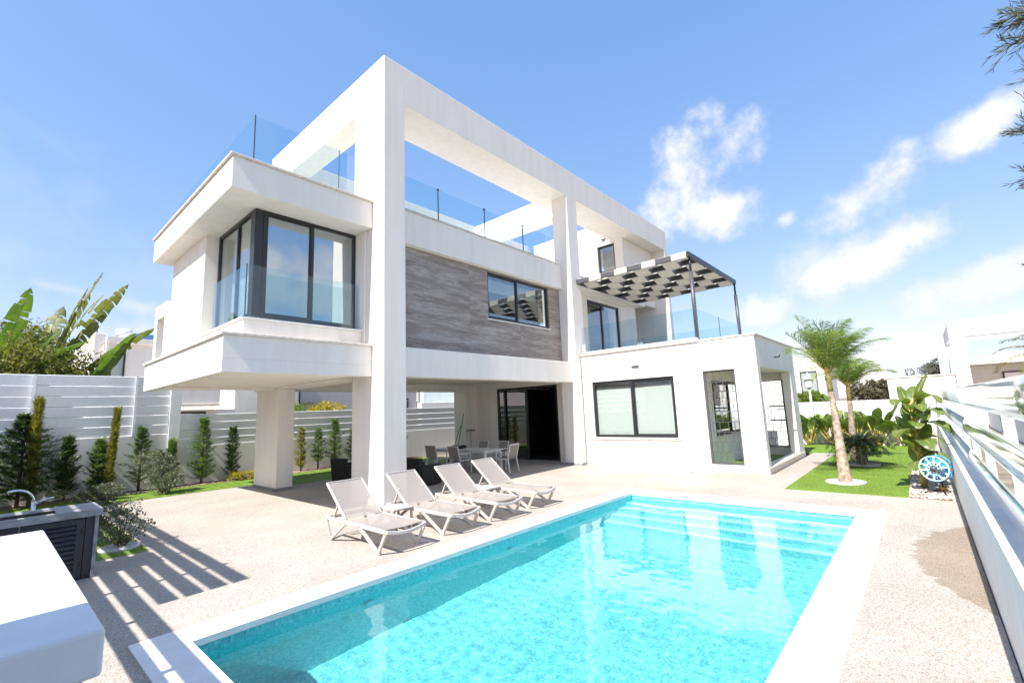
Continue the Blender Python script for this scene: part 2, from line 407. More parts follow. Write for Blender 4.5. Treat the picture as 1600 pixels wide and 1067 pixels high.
def blades(mb, x0, x1, y0, y1, z, n, h=.03):
    r = random.Random(int(x0*100+y1*7))
    for i in range(n):
        x, y = r.uniform(x0, x1), r.uniform(y0, y1); a = r.uniform(0, PI); hh = h*r.uniform(.5, 1.1); w = .004
        dx, dy = math.cos(a)*w, math.sin(a)*w; lx, ly = r.uniform(-.015, .015), r.uniform(-.015, .015)
        mb.add([(x-dx, y-dy, z), (x+dx, y+dy, z), (x+lx, y+ly, z+hh)], [(0, 1, 2)])
lw = MB().grid([12.15, 20.6, 24.2], [.45, 2.6, 4.6], -.055, .008, lambda x, y: x < 20.6 and y > 2.6)
blades(lw, 12.15, 20.6, .45, 2.6, .006, 22000); blades(lw, 20.6, 24.2, .45, 4.6, .006, 5000)
tag(lw.build('lawn', M['turf']), 'green lawn around the palms to the right of the house', 'lawn', kind='structure')
lw = MB().grid([-1.0, 1.95, 6.15, 13.9], [9.7, 15.0, 16.3, 18.0], -.055, .008, lambda x, y: (x > 1.95 and y < 15.0) or (1.95 < x < 6.15 and y < 16.3))
blades(lw, -.5, 1.95, 9.7, 16.3, .006, 14000); blades(lw, 0, 13.9, 16.3, 18.0, .006, 12000)
tag(lw.build('lawn', M['turf']), 'green lawn strip in front of the back wall planting', 'lawn', kind='structure')
bd = MB().grid([-1.0, 13.9], [18.0, 18.72], -.055, .02)
rb = random.Random(3)
for i in range(260):
    x, y = rb.uniform(-.5, 13.8), 18.0+rb.uniform(-.02, .12); r_ = rb.uniform(.02, .05)
    bd.lathe([(r_*.5, 0), (r_, r_*.4), (r_*.6, r_*.9)], (x, y, .0), 6)
tag(bd.build('planting_bed', M['soil']), 'bare soil planting bed along the foot of the back wall', 'planting bed', kind='structure')
bd = MB().grid([12.15, 24.2], [-.27, .45], -.055, .02)
for i in range(700):
    x, y = 12.15+rb.random()**1.7*12, rb.uniform(-.2, .44); r_ = rb.uniform(.02, .05)
    bd.lathe([(r_*.6, -.01), (r_, r_*.4), (r_*.6, r_*.8)], (x, y, .02), 6)
tag(bd.build('pebble_bed', M['pebbles']), 'bed of white pebbles along the right boundary wall', 'pebbles', kind='structure')
tag(MB().grid([14.55, 19.3], [3.6, 4.93], -.055, .04).build('porch_turf', M['turf']), 'turf on the floor of the corner porch', 'lawn', kind='structure')

# ------------------------------------------------------------------ swimming pool
pool = thing('swimming_pool', 'rectangular swimming pool lined with aqua mosaic and edged in white', 'swimming pool', ((PX0+PX1)/2, (PY0+PY1)/2, 0))
MB().grid([PX0-CW, PX0, PX1, PX1+CW], [PY0-CW, PY0, PY1, PY1+CW], -.05, .012, lambda x, y: PX0 < x < PX1 and PY0 < y < PY1).build('coping', M['coping'], pool, .006)
bs = MB(); d_ = -1.45; i_ = .02
bs.box(PX0-.1, PX0-i_, PY0-.1, PY1+.1, d_, -.052); bs.box(PX1+i_, PX1+.1, PY0-.1, PY1+.1, d_, -.052)
bs.box(PX0-i_, PX1+i_, PY0-.1, PY0-i_, d_, -.052); bs.box(PX0-i_, PX1+i_, PY1+i_, PY1+.1, d_, -.052)
bs.box(PX0-.1, PX1+.1, PY0-.1, PY1+.1, d_-.1, d_)
basin = bs.build('basin', M['mosaic'], pool)
stp = MB()
for k in range(4):
    stp.box(PX1+i_-.34*(k+1), PX1+i_-.34*k, PY0-i_+.002, PY1+i_-.002, d_+.002, -.32-.26*k)
steps = stp.build('steps', M['mosaic'], pool)
ns = MB()
for k in range(4):
    x0 = PX1+i_-.34*(k+1)
    ns.box(x0-.006, x0+.16, PY0, PY1, -.32-.26*k-.02, -.32-.26*k+.006)
nos = ns.build('nosing', M['nosing'], steps)
for (x, z) in ((3.3, -.42), (5.9, -.42), (8.0, -.42)):
    MB().prism([(x+.07*math.cos(a*PI/8), z+.07*math.sin(a*PI/8)) for a in range(16)], PY1-.03, PY1+i_+.01, 'y').build('water_jet', M['nosing'], pool)
# water with real waves
wm = MB(); nx, ny = 330, 165
rw = random.Random(5); waves = []
for k in range(46):
    lam = .13*1.055**k; a = rw.uniform(0, 2*PI); waves.append((2*PI/lam*math.cos(a), 2*PI/lam*math.sin(a), rw.uniform(0, 6.28), lam*.0005*(1.0 if lam < .45 else .7)))
vs = []
for j in range(ny+1):
    for i in range(nx+1):
        x = PX0-i_+(PX1-PX0+2*i_)*i/nx; y = PY0-i_+(PY1-PY0+2*i_)*j/ny
        vs.append((x, y, -.135+sum(A*math.sin(kx*x+ky*y+p) for kx, ky, p, A in waves)))
wm.add(vs, [(j*(nx+1)+i, j*(nx+1)+i+1, (j+1)*(nx+1)+i+1, (j+1)*(nx+1)+i) for j in range(ny) for i in range(nx)], True)
wat = tag(wm.build('pool_water', M['water']), 'clear turquoise water rippling in the swimming pool', 'water', kind='structure')
wat.cycles.is_caustics_caster = True
for o in (basin, steps, nos): o.cycles.is_caustics_receiver = True

# ------------------------------------------------------------------ villa
V = thing('villa', 'white two storey villa with a square roof frame and a brown travertine panel', 'house', (10, 12, 0))
ST = M['stucco']
def B(name, *b, m=ST, parent=V, bevel=.012): return MB().box(*b).build(name, m, parent, bevel)
# square frame
B('column', 6.0, 6.62, 9.2, 10.58, -.05, 11.15)
B('column', 14.0, 14.66, 9.2, 9.9, -.05, 10.05)
B('column', 23.0, 23.35, 9.2, 9.9, 3.4, 10.05)
wallY(MB(), 11.3, 11.5, 20.7, 23.2, 3.6, 10.0).build('wall', ST, V)
B('wall', 23.0, 23.35, 9.9, 11.5, 3.4, 10.05)
B('roof_beam', 6.62, 23.35, 9.2, 10.51, 10.05, 11.15)
B('roof_beam', 6.0, 6.62, 10.58, 16.2, 10.05, 11.15)
B('roof_beam', 15.4, 16.0, 10.51, 15.6, 10.1, 11.12)
B('roof_beam', 6.62, 19.7, 15.6, 16.2, 10.05, 11.14)
B('column', 6.0, 6.62, 15.6, 16.2, 7.2, 10.05)
# ground floor columns and beams under the first floor
B('column', 5.65, 6.12, 14.08, 15.72, -.05, 2.90)
B('column', 13.9, 14.9, 15.0, 15.75, -.05, 3.19)
B('soffit_beam', 2.95, 5.55, 14.1, 14.5, 2.88, 3.2)
B('soffit_beam', 5.56, 6.3, 10.6, 15.7, 2.90, 3.2)
B('soffit_beam', 6.31, 13.88, 15.0, 15.5, 2.91, 3.2)
for b_ in ((5.635, 6.135, 14.065, 15.735, 0, .09), (13.985, 14.29, 9.185, 9.915, 0, .09)): B('plinth', *b_, m=M['stone'], bevel=0)
# floor slab and roof slab with caps
B('floor_slab', 2.85, 6.0, 9.7, 16.1, 3.2, 3.64, bevel=0)
fa = MB(); fa.box(2.85, 5.998, 9.7, 9.95, 2.94, 3.198); fa.box(2.85, 3.1, 9.951, 16.1, 2.94, 3.198); fa.box(3.101, 5.54, 9.951, 14.09, 2.94, 3.0)
fa.build('fascia', ST, V)
B('floor_slab', 6.0, 14.6, 9.8, 17.1, 3.201, 3.6, bevel=0)
B('floor_slab', 3.27, 5.99, 16.101, 17.1, 3.2, 3.6, bevel=0)
CAPM = M['cap']
B('cap', 2.80, 5.998, 9.65, 16.15, 3.642, 3.70, m=CAPM)
B('facade_beam', 6.622, 13.998, 9.38, 9.79, 2.93, 3.66)
B('roof_slab', 2.85, 6.0, 9.7, 16.1, 6.62, 7.28)
B('roof_slab', 6.0, 19.7, 9.86, 16.1, 6.62, 7.2, bevel=0)
B('cap', 2.80, 5.998, 9.65, 16.15, 7.282, 7.335, m=CAPM)
B('parapet', 6.622, 13.998, 9.62, 9.85, 6.45, 7.36)
B('parapet', 6.622, 19.7, 15.85, 16.05, 7.2, 7.7)
B('cap', 6.622, 13.9, 9.60, 9.87, 7.362, 7.40, m=M['cap'])
B('glass_channel', 6.622, 13.6, 9.68, 9.80, 7.402, 7.46, m=M['greymetal'])
# first floor walls
wallX(MB(), 3.27, 3.57, 12.79, 15.75, 3.70, 6.62).build('wall', ST, V)
wallX(MB(), 3.18, 3.4, 15.76, 17.1, 3.60, 5.5, [(15.95, 16.8, 3.75, 5.1)]).build('wall', ST, V)
B('wall', 5.95, 5.999, 9.96, 10.6, 3.70, 6.62)
wallX(MB(), 3.6, 3.75, 12.8, 15.7, 3.7, 6.61).build('wall', ST, V)
B('wall', 4.2, 13.9, 11.3, 15.9, 3.61, 6.61, m=M['stucco'], bevel=0)
# travertine wall
wallY(MB(), 9.80, 10.0, 6.622, 13.998, 3.66, 6.60, [(10.15, 13.32, 4.88, 6.40)]).build('stone_cladding', M['travertine'], V)

def window(axis, pos_, a0, a1, z0, z1, mull=(), fw=.075, dp=.07, pane='pane', blind_or_dark=.16, blind_m='curtain', sill=None, blind_z0=None, blind_z1=None):
    """framed window facing -axis; frame is a part of the villa, panes and blinds its sub-parts"""
    wall = wallX if axis == 'x' else wallY
    edges = [a0] + list(mull) + [a1]; ops = []
    for i in range(len(edges)-1):
        l = edges[i] + (fw if i == 0 else fw*.5); r = edges[i+1] - (fw if i == len(edges)-2 else fw*.5)
        ops.append((l, r, z0+fw, z1-fw))
    fr = wall(MB(), pos_, pos_+dp, a0, a1, z0, z1, ops).build('window', M['dark'], V, .006)
    def put(mb, p0, p1, l, r, zz0, zz1): 
        return mb.box(p0, p1, l, r, zz0, zz1) if axis == 'x' else mb.box(l, r, p0, p1, zz0, zz1)
    for (l, r, za, zb) in ops:
        put(MB(), pos_+dp*.45, pos_+dp*.45+.012, l-.01, r+.01, za-.01, zb+.01).build('pane', M[pane], fr)
    for i, (l, r, za, zb) in enumerate(ops):
        if i % 2 == 1: continue
        t = .035
        wall(MB(), pos_+dp*.3, pos_+dp*.42, l, r, za, zb, [(l+t, r-t, za+t, zb-t)]).build('sash', M['dark'], fr)
    if blind_or_dark:
        zb0 = z0+fw if blind_z0 is None else blind_z0
        put(MB(), pos_+blind_or_dark, pos_+blind_or_dark+.01, a0+.03, a1-.03, zb0, z1-.02 if blind_z1 is None else blind_z1).build('blind', M[blind_m], fr)
    if sill:
        s = MB(); put(s, pos_-sill, pos_+.02, a0-.08, a1+.08, z0-.05, z0-.003); s.build('sill', M['cap'], fr)
    return fr
# corner window
cx, cy = 3.555, 10.4
window('y', cy, cx+.17, 5.95, 4.2, 6.615, [4.83], blind_or_dark=.32, pane='blue_pane', blind_m='grey_blind')
window('x', cx, cy+.17, 12.78, 4.2, 6.615, [11.45], blind_or_dark=.32)
B('corner_post', cx-.005, cx+.165, cy-.005, cy+.165, 4.2, 6.615, m=M['dark'])
B('window_kerb', 3.30, 5.95, 10.08, 10.5, 3.701, 4.06)
B('window_kerb', 3.30, 3.70, 10.502, 12.77, 3.701, 4.06)
ks = MB(); ks.box(3.26, 5.95, 10.04, 10.41, 4.062, 4.10); ks.box(3.26, 3.57, 10.412, 12.77, 4.062, 4.10)
ks.build('sill', M['coping'], V)
def rail(panes, trims, name='glass_railing'):
    mb = MB()
    for b in panes: mb.box(*b)
    o = mb.build(name, M['rail_glass'], V)
    if trims:
        for b in trims: MB().box(*b).build('edge_clamp', M['greymetal'], o)
    return o
rail([(3.37, 5.92, 10.19, 10.204, 4.101, 5.25), (3.356, 3.37, 10.21, 12.25, 4.101, 5.25)], [(3.352, 3.372, 10.186, 10.206, 4.101, 5.26)])
# roof terrace railing
rail([(3.37, 5.99, 10.10, 10.112, 7.336, 8.59), (3.356, 3.368, 10.112, 13.0, 7.336, 8.59), (3.356, 3.368, 13.02, 16.0, 7.336, 8.59)],
     [(3.352, 3.374, 10.094, 10.114, 7.336, 8.60), (5.30, 5.312, 10.098, 10.114, 7.336, 8.59)])
rail([(a, b, 9.735, 9.747, 7.43, 8.42) for a, b in ((6.63, 8.14), (8.16, 10.04), (10.06, 11.93), (11.95, 13.6))],
     [(x-.011, x+.011, 9.728, 9.754, 7.43, 8.44) for x in (8.15, 10.05, 11.94)] + [(x-.04, x+.04, 9.726, 9.756, 8.39, 8.43) for x in (8.15, 10.05, 11.94)])
rail([(6.7, 15.3, 15.9, 15.912, 7.7, 8.3)], [])
# window in the travertine wall
window('y', 9.86, 10.15, 13.32, 4.88, 6.40, [11.62], blind_or_dark=.5, blind_z0=5.95)
B('sill', 10.1, 13.37, 9.775, 9.87, 4.845, 4.878, m=M['coping'])
B('wall', 9.9, 13.6, 10.5, 10.6, 4.0, 6.6, m=M['interior'], bevel=0)  # dark backing, room shade behind the window put into its colour
# ground floor living room behind the covered terrace
wallX(MB(), 14.6, 14.8, 9.91, 15.0, -.05, 3.2, [(10.55, 13.77, .03, 2.95)]).build('wall', ST, V)
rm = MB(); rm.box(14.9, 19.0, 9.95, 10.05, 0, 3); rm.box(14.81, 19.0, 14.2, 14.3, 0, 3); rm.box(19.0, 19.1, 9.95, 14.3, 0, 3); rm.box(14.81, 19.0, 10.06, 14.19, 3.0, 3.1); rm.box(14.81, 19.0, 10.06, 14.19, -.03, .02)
rm.build('living_room', M['interior'], V)  # walls, floor and ceiling painted near black so the room looks unlit
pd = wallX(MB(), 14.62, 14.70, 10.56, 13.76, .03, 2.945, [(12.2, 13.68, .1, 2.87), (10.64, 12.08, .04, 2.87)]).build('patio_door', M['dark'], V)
MB().box(14.66, 14.67, 12.2, 13.68, .1, 2.87).build('pane', M['dark_pane'], pd)
MB().box(14.59, 14.63, 13.28, 13.36, .1, 2.87).build('sash', M['dark'], pd)
B('threshold', 14.45, 14.598, 10.5, 13.8, .0, .028, m=M['stone'])
# wing
XW = 14.3
ww = MB(); wallX(ww, XW, XW+.2, 4.95, 9.16, -.05, 3.86, [(5.80, 8.78, .96, 2.89)]); ww.build('wing_wall', ST, V)
window('x', XW+.05, 5.80, 8.78, .96, 2.89, [7.28], fw=.085, blind_or_dark=.11, blind_z0=1.05, pane='wing_pane', blind_m='white_blind', blind_z1=2.60)
B('blind_box', XW+.16, XW+.19, 5.83, 8.75, 2.61, 2.88, m=M['greymetal'], bevel=0)
B('sill', XW-.05, XW+.06, 5.70, 8.88, .90, .958, m=M['coping'])
B('wing_wall', XW+.21, 19.3, 9.17, 9.19, -.05, 3.6, bevel=0)
B('wing_roof', XW+.2, 20.6, 4.95, 9.9, 3.2, 3.80, bevel=0)
pw = MB(); wallX(pw, XW-.03, XW+.25, 3.36, 4.947, -.05, 3.86, [(3.97, 4.88, .21, 2.95)]); pw.build('porch_wall', ST, V)
pw = MB(); wallY(pw, 3.36, 3.62, XW+.252, 19.4, -.05, 3.86, [(XW+.26, 18.55, .18, 2.97)]); pw.build('porch_wall', ST, V)
pw = MB(); wallX(pw, 19.15, 19.4, 3.63, 4.947, -.05, 3.86, [(3.75, 4.72, .3, 2.75)]); pw.build('porch_wall', ST, V)
B('porch_roof', XW+.252, 19.14, 3.63, 4.947, 2.98, 3.84, bevel=0)
B('porch_plinth', XW-.045, XW+.26, 3.345, 4.94, 0, .17, m=CAPM); B('porch_plinth', XW+.262, 19.42, 3.345, 3.61, 0, .165, m=CAPM)
pw = MB(); wallY(pw, 4.952, 5.15, XW+.21, 19.4, -.05, 3.2, [(15.2, 18.6, .95, 2.7)]); pw.build('wing_wall', ST, V)
window('y', 4.97, 15.2, 18.6, .95, 2.7, [16.9], fw=.09, pane='pane', blind_or_dark=.5, blind_m='interior', sill=.06)  # no blind here: a near-black sheet paints the shade behind the panes
cp = MB(); cp.box(XW-.06, XW+.30, 3.31, 9.16, 3.862, 3.91); cp.box(XW+.302, 19.45, 3.31, 3.66, 3.862, 3.91); cp.box(19.1, 19.45, 3.662, 4.95, 3.862, 3.91)
cp.build('cap', CAPM, V, .01)
B('kerb', XW+.0, XW+.24, 4.96, 9.15, 3.912, 4.0, m=M['coping'])
B('terrace_floor', XW+.31, 19.0, 3.67, 9.18, 3.842, 3.86, m=CAPM, bevel=0)
def grille(name, axis, p, a0, a1, z0, z1, seed):
    r = random.Random(seed); fr = MB(); br = MB()
    def put(mb, q0, q1, l, rr, za, zb): mb.box(q0, q1, l, rr, za, zb) if axis == 'x' else mb.box(l, rr, q0, q1, za, zb)
    w = .045
    put(fr, p, p+.05, a0, a0+w, z0, z1); put(fr, p, p+.05, a1-w, a1, z0, z1); put(fr, p, p+.05, a0+w, a1-w, z0, z0+w); put(fr, p, p+.05, a0+w, a1-w, z1-w, z1)
    n = 9; hz = (z1-z0-2*w)/n
    for i in range(1, n): put(br, p+.018, p+.032, a0+w, a1-w, z0+w+hz*i-.008, z0+w+hz*i+.008)
    for i in range(n):
        k = 4; off = .5*(i % 2)
        for j in range(k+1):
            x = a0+w+(a1-a0-2*w)*(j+off)/k+r.uniform(-.03, .03)
            if a0+w+.02 < x < a1-w-.02: put(br, p+.012, p+.026, x-.008, x+.008, z0+w+hz*i+.008, z0+w+hz*(i+1)-.008)
    o = fr.build('security_gate', M['greymetal'], V); br.build('bars', M['greymetal'], o)
    if name == 'latch':
        
        for z_ in (1.25, 1.75):
            c = MB(); put(c, p+.01, p+.045, a0+w, a0+w+.5, z_, z_+.05); c.build('lock_bar', M['greymetal'], o)
    return o
grille('gate', 'x', XW+.02, 3.98, 4.87, .22, 2.94, 1)
grille('latch', 'x', 19.2, 3.76, 4.71, .31, 2.74, 2)
wl = MB(); wl.box(XW-.05, XW-.002, 6.93, 7.19, 3.27, 3.33); wl.build('wall_light', M['greymetal'], V)
wl = MB(); wl.tube([(16.5, 3.36, 3.35), (16.5, 3.22, 3.35)], .02, 8); wl.tube([(16.5, 3.22, 3.35), (16.5, 3.20, 3.43)], .018, 8); wl.build('wall_light', M['dark'], V)
# upper terrace: door wall, eaves and stair tower
wallY(MB(), 10.0, 10.2, 14.662, 20.7, 3.861, 6.75, [(16.3, 19.05, 3.95, 6.5)]).build('wall', ST, V)
window('y', 10.05, 16.3, 19.05, 3.95, 6.5, [17.55], fw=.09, blind_or_dark=.5, blind_m='interior')  # dark sheet behind the glass, painted stand-in for the unlit room
B('eaves', 14.665, 20.9, 9.55, 10.4, 6.755, 7.02)
B('parapet', 14.665, 19.69, 9.9, 10.1, 7.021, 7.36); B('glass_channel', 14.7, 18.5, 9.95, 10.05, 7.361, 7.42, m=M['greymetal'])
st = MB(); wallX(st, 19.7, 19.95, 9.9, 15.3, 7.03, 11.1, [(10.34, 11.3, 8.56, 9.95)]); st.build('stair_tower', ST, V)
wallY(MB(), 9.9, 10.1, 19.952, 22.99, 7.03, 10.04).build('stair_tower', ST, V)
B('stair_tower', 19.952, 22.9, 10.52, 15.3, 10.0, 11.1, bevel=0)
window('x', 19.80, 10.34, 11.3, 8.56, 9.95, [], blind_or_dark=.4, blind_m='interior')  # sheet behind the pane is painted shade of the stair room
B('wall_light', 19.6, 19.698, 10.75, 11.0, 10.2, 10.26, m=M['greymetal'])
rail([(14.44, 14.452, 4.98, 6.9, 4.001, 4.94), (14.44, 14.452, 6.92, 9.15, 4.001, 4.94)], [(14.437, 14.455, 6.902, 6.918, 4.001, 4.96)])
rail([(14.47, 16.6, 4.94, 4.952, 3.87, 4.92), (16.62, 18.9, 4.94, 4.952, 3.87, 4.92), (18.9, 18.912, 4.96, 9.9, 3.87, 4.92)], [(14.452, 14.468, 4.936, 4.956, 3.91, 4.96), (16.602, 16.618, 4.936, 4.956, 3.87, 4.93)])
vt = MB()
for k in range(5): vt.box(14.37, 14.43, 9.02+.0, 9.13, 4.02+.06*k, 4.05+.06*k)
vt.build('vent_louvre', M['slat'], V)
tg = MB(); tg.tube([(13.2, 9.52, 2.928), (13.2, 9.52, 2.90)], .05, 10); tg.build('ceiling_spot', M['tank'], V)

# ------------------------------------------------------------------ pergola
PG = thing('pergola', 'dark metal pergola with woven white shade strips over the upper terrace', 'pergola', (17, 7, 3.9))
pm = MB(); x0, x1, y0, y1, zt = 14.35, 19.35, 5.02, 9.16, 6.78
for (a_, b_) in ((y0-.06, y0), (y1, y1+.06)): MB().box(x0, x1, a_, b_, zt-.17, zt).build('side_beam', M['dark'], PG)
nb = 7
for i in range(nb):
    bx = x0 + (x1-x0-.08)*i/(nb-1)
    MB().box(bx-.02, bx+.10, y0+.002, y1-.002, zt-.165, zt-.01).build('cross_beam', M['greymetal'] if i == 0 else M['dark'], PG)  # sunlit front beam painted lighter grey, shaded ones behind it darker
nsx = 8; sw = (y1-y0)/nsx
for j in range(nsx):
    ya, yb = y0+sw*j+.012, y0+sw*(j+1)-.012; sgn = 1 if j % 2 else -1
    sm = MB(); K = (nb-1)*8; vs = []
    for k in range(0, K+1):
        t = k/8; x = x0+.04+(x1-x0-.08)*k/K; z = zt-.087+sgn*.105*math.cos(PI*t)
        vs += [(x, ya, z-.006), (x, yb, z-.006), (x, yb, z+.006), (x, ya, z+.006)]
    n_ = len(vs)//4; fs = []
    for k in range(n_-1):
        a = 4*k
        for e in range(4): fs.append((a+e, a+(e+1) % 4, a+4+(e+1) % 4, a+4+e))
    fs += [(3, 2, 1, 0), (n_*4-4, n_*4-3, n_*4-2, n_*4-1)]
    sm.add(vs, fs)
    if sgn < 0: sm.box(x0-.035, x0-.023, ya, yb, zt-.20, zt+.01); sm.box(x0-.034, x0+.06, ya, yb, zt-.204, zt-.194)
    sm.build('shade_strip', M['fabric'], PG)
for (px, py) in ((14.5, 5.0), (19.2, 4.99)):
    p_ = MB(); p_.tube([(px, py, 3.9), (px, py, 6.15)], .062, 12); p_.build('pole', M['greymetal'], PG)
    MB().tube([(px, py, 6.15), (px, py, 6.62)], .036, 10).build('pole_top', M['dark'], PG)

# ------------------------------------------------------------------ boundary walls and louvre fences
def slat_poly(y, z, h, t, n=10, blade=True):
    """slat section (across, up): a rounded blade, or a flat board leaning out to a rolled top lip"""
    if not blade:
        return [(y, z-h/2), (y+.010, z-h/2+.006), (y+t-.004, z+h/2-.045), (y+t, z+h/2-.03), (y+t, z+h/2-.012), (y+t-.010, z+h/2), (y, z+h/2)]
    pts = []
    for k in range(n+1):
        a = -PI/2+PI*k/n; pts.append((y+t*math.cos(a), z+h/2*math.sin(a)))
    for k in range(n-1, 0, -1):
        a = -PI/2+PI*k/n; pts.append((y-t*.25*math.cos(a), z+h/2*math.sin(a)))
    return pts
def fence(name, label, axis, p, a0, a1, zs, h, posts, z0, ztop, m='slat', t=.035, face=-1, joints=(), group=None):
    F = thing(name, label, 'fence', ((a0+a1)/2, p, z0) if axis == 'y' else (p, (a0+a1)/2, z0), group)
    for z in zs:
        poly = slat_poly(0, z, h, t, blade=(m == 'gloss' or t < .03)); poly = [(face*u+p, w) for u, w in poly]
        if face < 0: poly = poly[::-1]
        mb = MB()
        segs = [a0]+list(joints)+[a1]
        for i in range(len(segs)-1):
            s0, s1 = segs[i]+(.006 if i else 0), segs[i+1]-(.006 if i < len(segs)-2 else 0)
            if axis == 'y': mb.prism([(u, w) for u, w in poly], s0, s1, 'x')
            else: mb.prism([(u, w) for u, w in poly], s0, s1, 'y')
        o = mb.build('slat', M[m], F)
        if m == 'gloss':
            for pg in o.data.polygons: pg.use_smooth = len(pg.vertices) == 4
    for q in posts:
        mb = MB()
        pp = p-face*.055 if 'tall white' not in label else p+face*.055
        if axis == 'y': mb.box(q-.035, q+.035, pp-.035, pp+.035, z0, ztop)
        else: mb.box(pp-.035, pp+.035, q-.035, q+.035, z0, ztop)
        mb.build('post', M[m], F)
    return F
W = thing('boundary_wall', 'long low white rendered wall behind the row of young conifers', 'wall', (6.5, 18.85, 0))
MB().box(-.8, 4.2, 18.75, 18.95, -.06, 1.70).build('wall_section', M['wall'], W, .01)
MB().box(4.201, 24.5, 18.75, 18.95, -.06, 1.25).build('wall_section', M['wall'], W, .01)
ZT = [1.86+.31*k for k in range(6)]
fence('louvre_fence', 'tall white louvre fence on the back wall below the banana clump', 'y', 18.80, -.75, 4.05, ZT, .30, [.86, 3.15], 1.70, 3.57)
B2 = MB().box(4.06, 4.36, 18.70, 18.9, 1.2, 3.56)
tag(B2.build('fence_pillar', M['slat']), 'flat white metal pillar where the tall back fence steps down', 'pillar')
fence('louvre_fence', 'low white louvre fence stepping down behind the covered terrace', 'y', 18.80, 4.37, 24.4, [1.38+.27*k for k in range(4)], .255, [4.9, 6.5, 8.3, 10.0, 11.7, 13.4, 15.1, 16.8, 18.5, 20.2, 22], 1.252, 2.32)
# left boundary (outside the frame, throws the striped shadow)
W = thing('boundary_wall', 'white rendered wall carrying the left louvre fence', 'wall', (-.7, 9, 0))
MB().box(-.82, -.66, 1.387, 18.74, -.06, 1.60).build('wall_section', M['wall'], W)
MB().box(-.86, -.60, -1.0, 1.386, -.06, 2.75).build('wall_section', M['wall'], W)  # unseen taller section, added to shade the front strip of the counter slab
zl = [(x+.6)/.85 for x in (1.05, 1.31, 1.58, 1.84, 2.10, 2.35)]
fence('louvre_fence', 'tall left louvre fence shading the sink counter', 'x', -.60, 6.62, 18.6, zl, .235, [7.6, 8.9, 10.2, 11.6, 13.2, 15, 17], 1.55, 3.68, face=1, t=.02)
fence('louvre_fence', 'lower left louvre fence beside the white counter', 'x', -.60, 1.40, 6.617, zl[:2], .235, [1.6, 3.2, 4.8, 6.3], 1.55, 2.36, face=1, t=.02)
# right boundary
W = thing('boundary_wall', 'white rendered wall running beside the pool on the right', 'wall', (12, -.35, 0))
MB().box(-2.0, 24.6, -.52, -.28, -.06, .92).build('wall_section', M['wall'], W, .008)
MB().box(-2.0, 24.6, -.54, -.275, .922, .94).build('cap', M['coping'], W)
fence('louvre_fence', 'glossy white louvre fence on top of the right boundary wall', 'y', -.42, -2.0, 9.0, [1.10, 1.53, 1.95], .26, [-1.0, 1.1, 3.2, 5.3, 7.4], .945, 2.05, 'gloss', t=.045, face=1)
fence('louvre_fence', 'far louvre fence on the right wall beside the big paddle plant', 'y', -.42, 9.12, 24.4, [1.10, 1.53, 1.95], .235, [9.16, 11, 13, 15, 17, 19, 21, 23], .945, 2.05, 'gloss', t=.045, face=1)
W = thing('boundary_wall', 'white garden wall behind the paddle plants at the end of the lawn', 'wall', (24.7, 3, 0))
MB().box(24.62, 24.8, -.6, 9.0, -.06, .75).build('wall_section', M['wall'], W)
fence('louvre_fence', 'white louvre fence behind the palms at the end of the lawn', 'x', 24.68, -.5, 9.0, [.90+.27*k for k in range(4)], .255, [.4, 2.2, 4, 6, 8], .75, 1.8, face=-1)

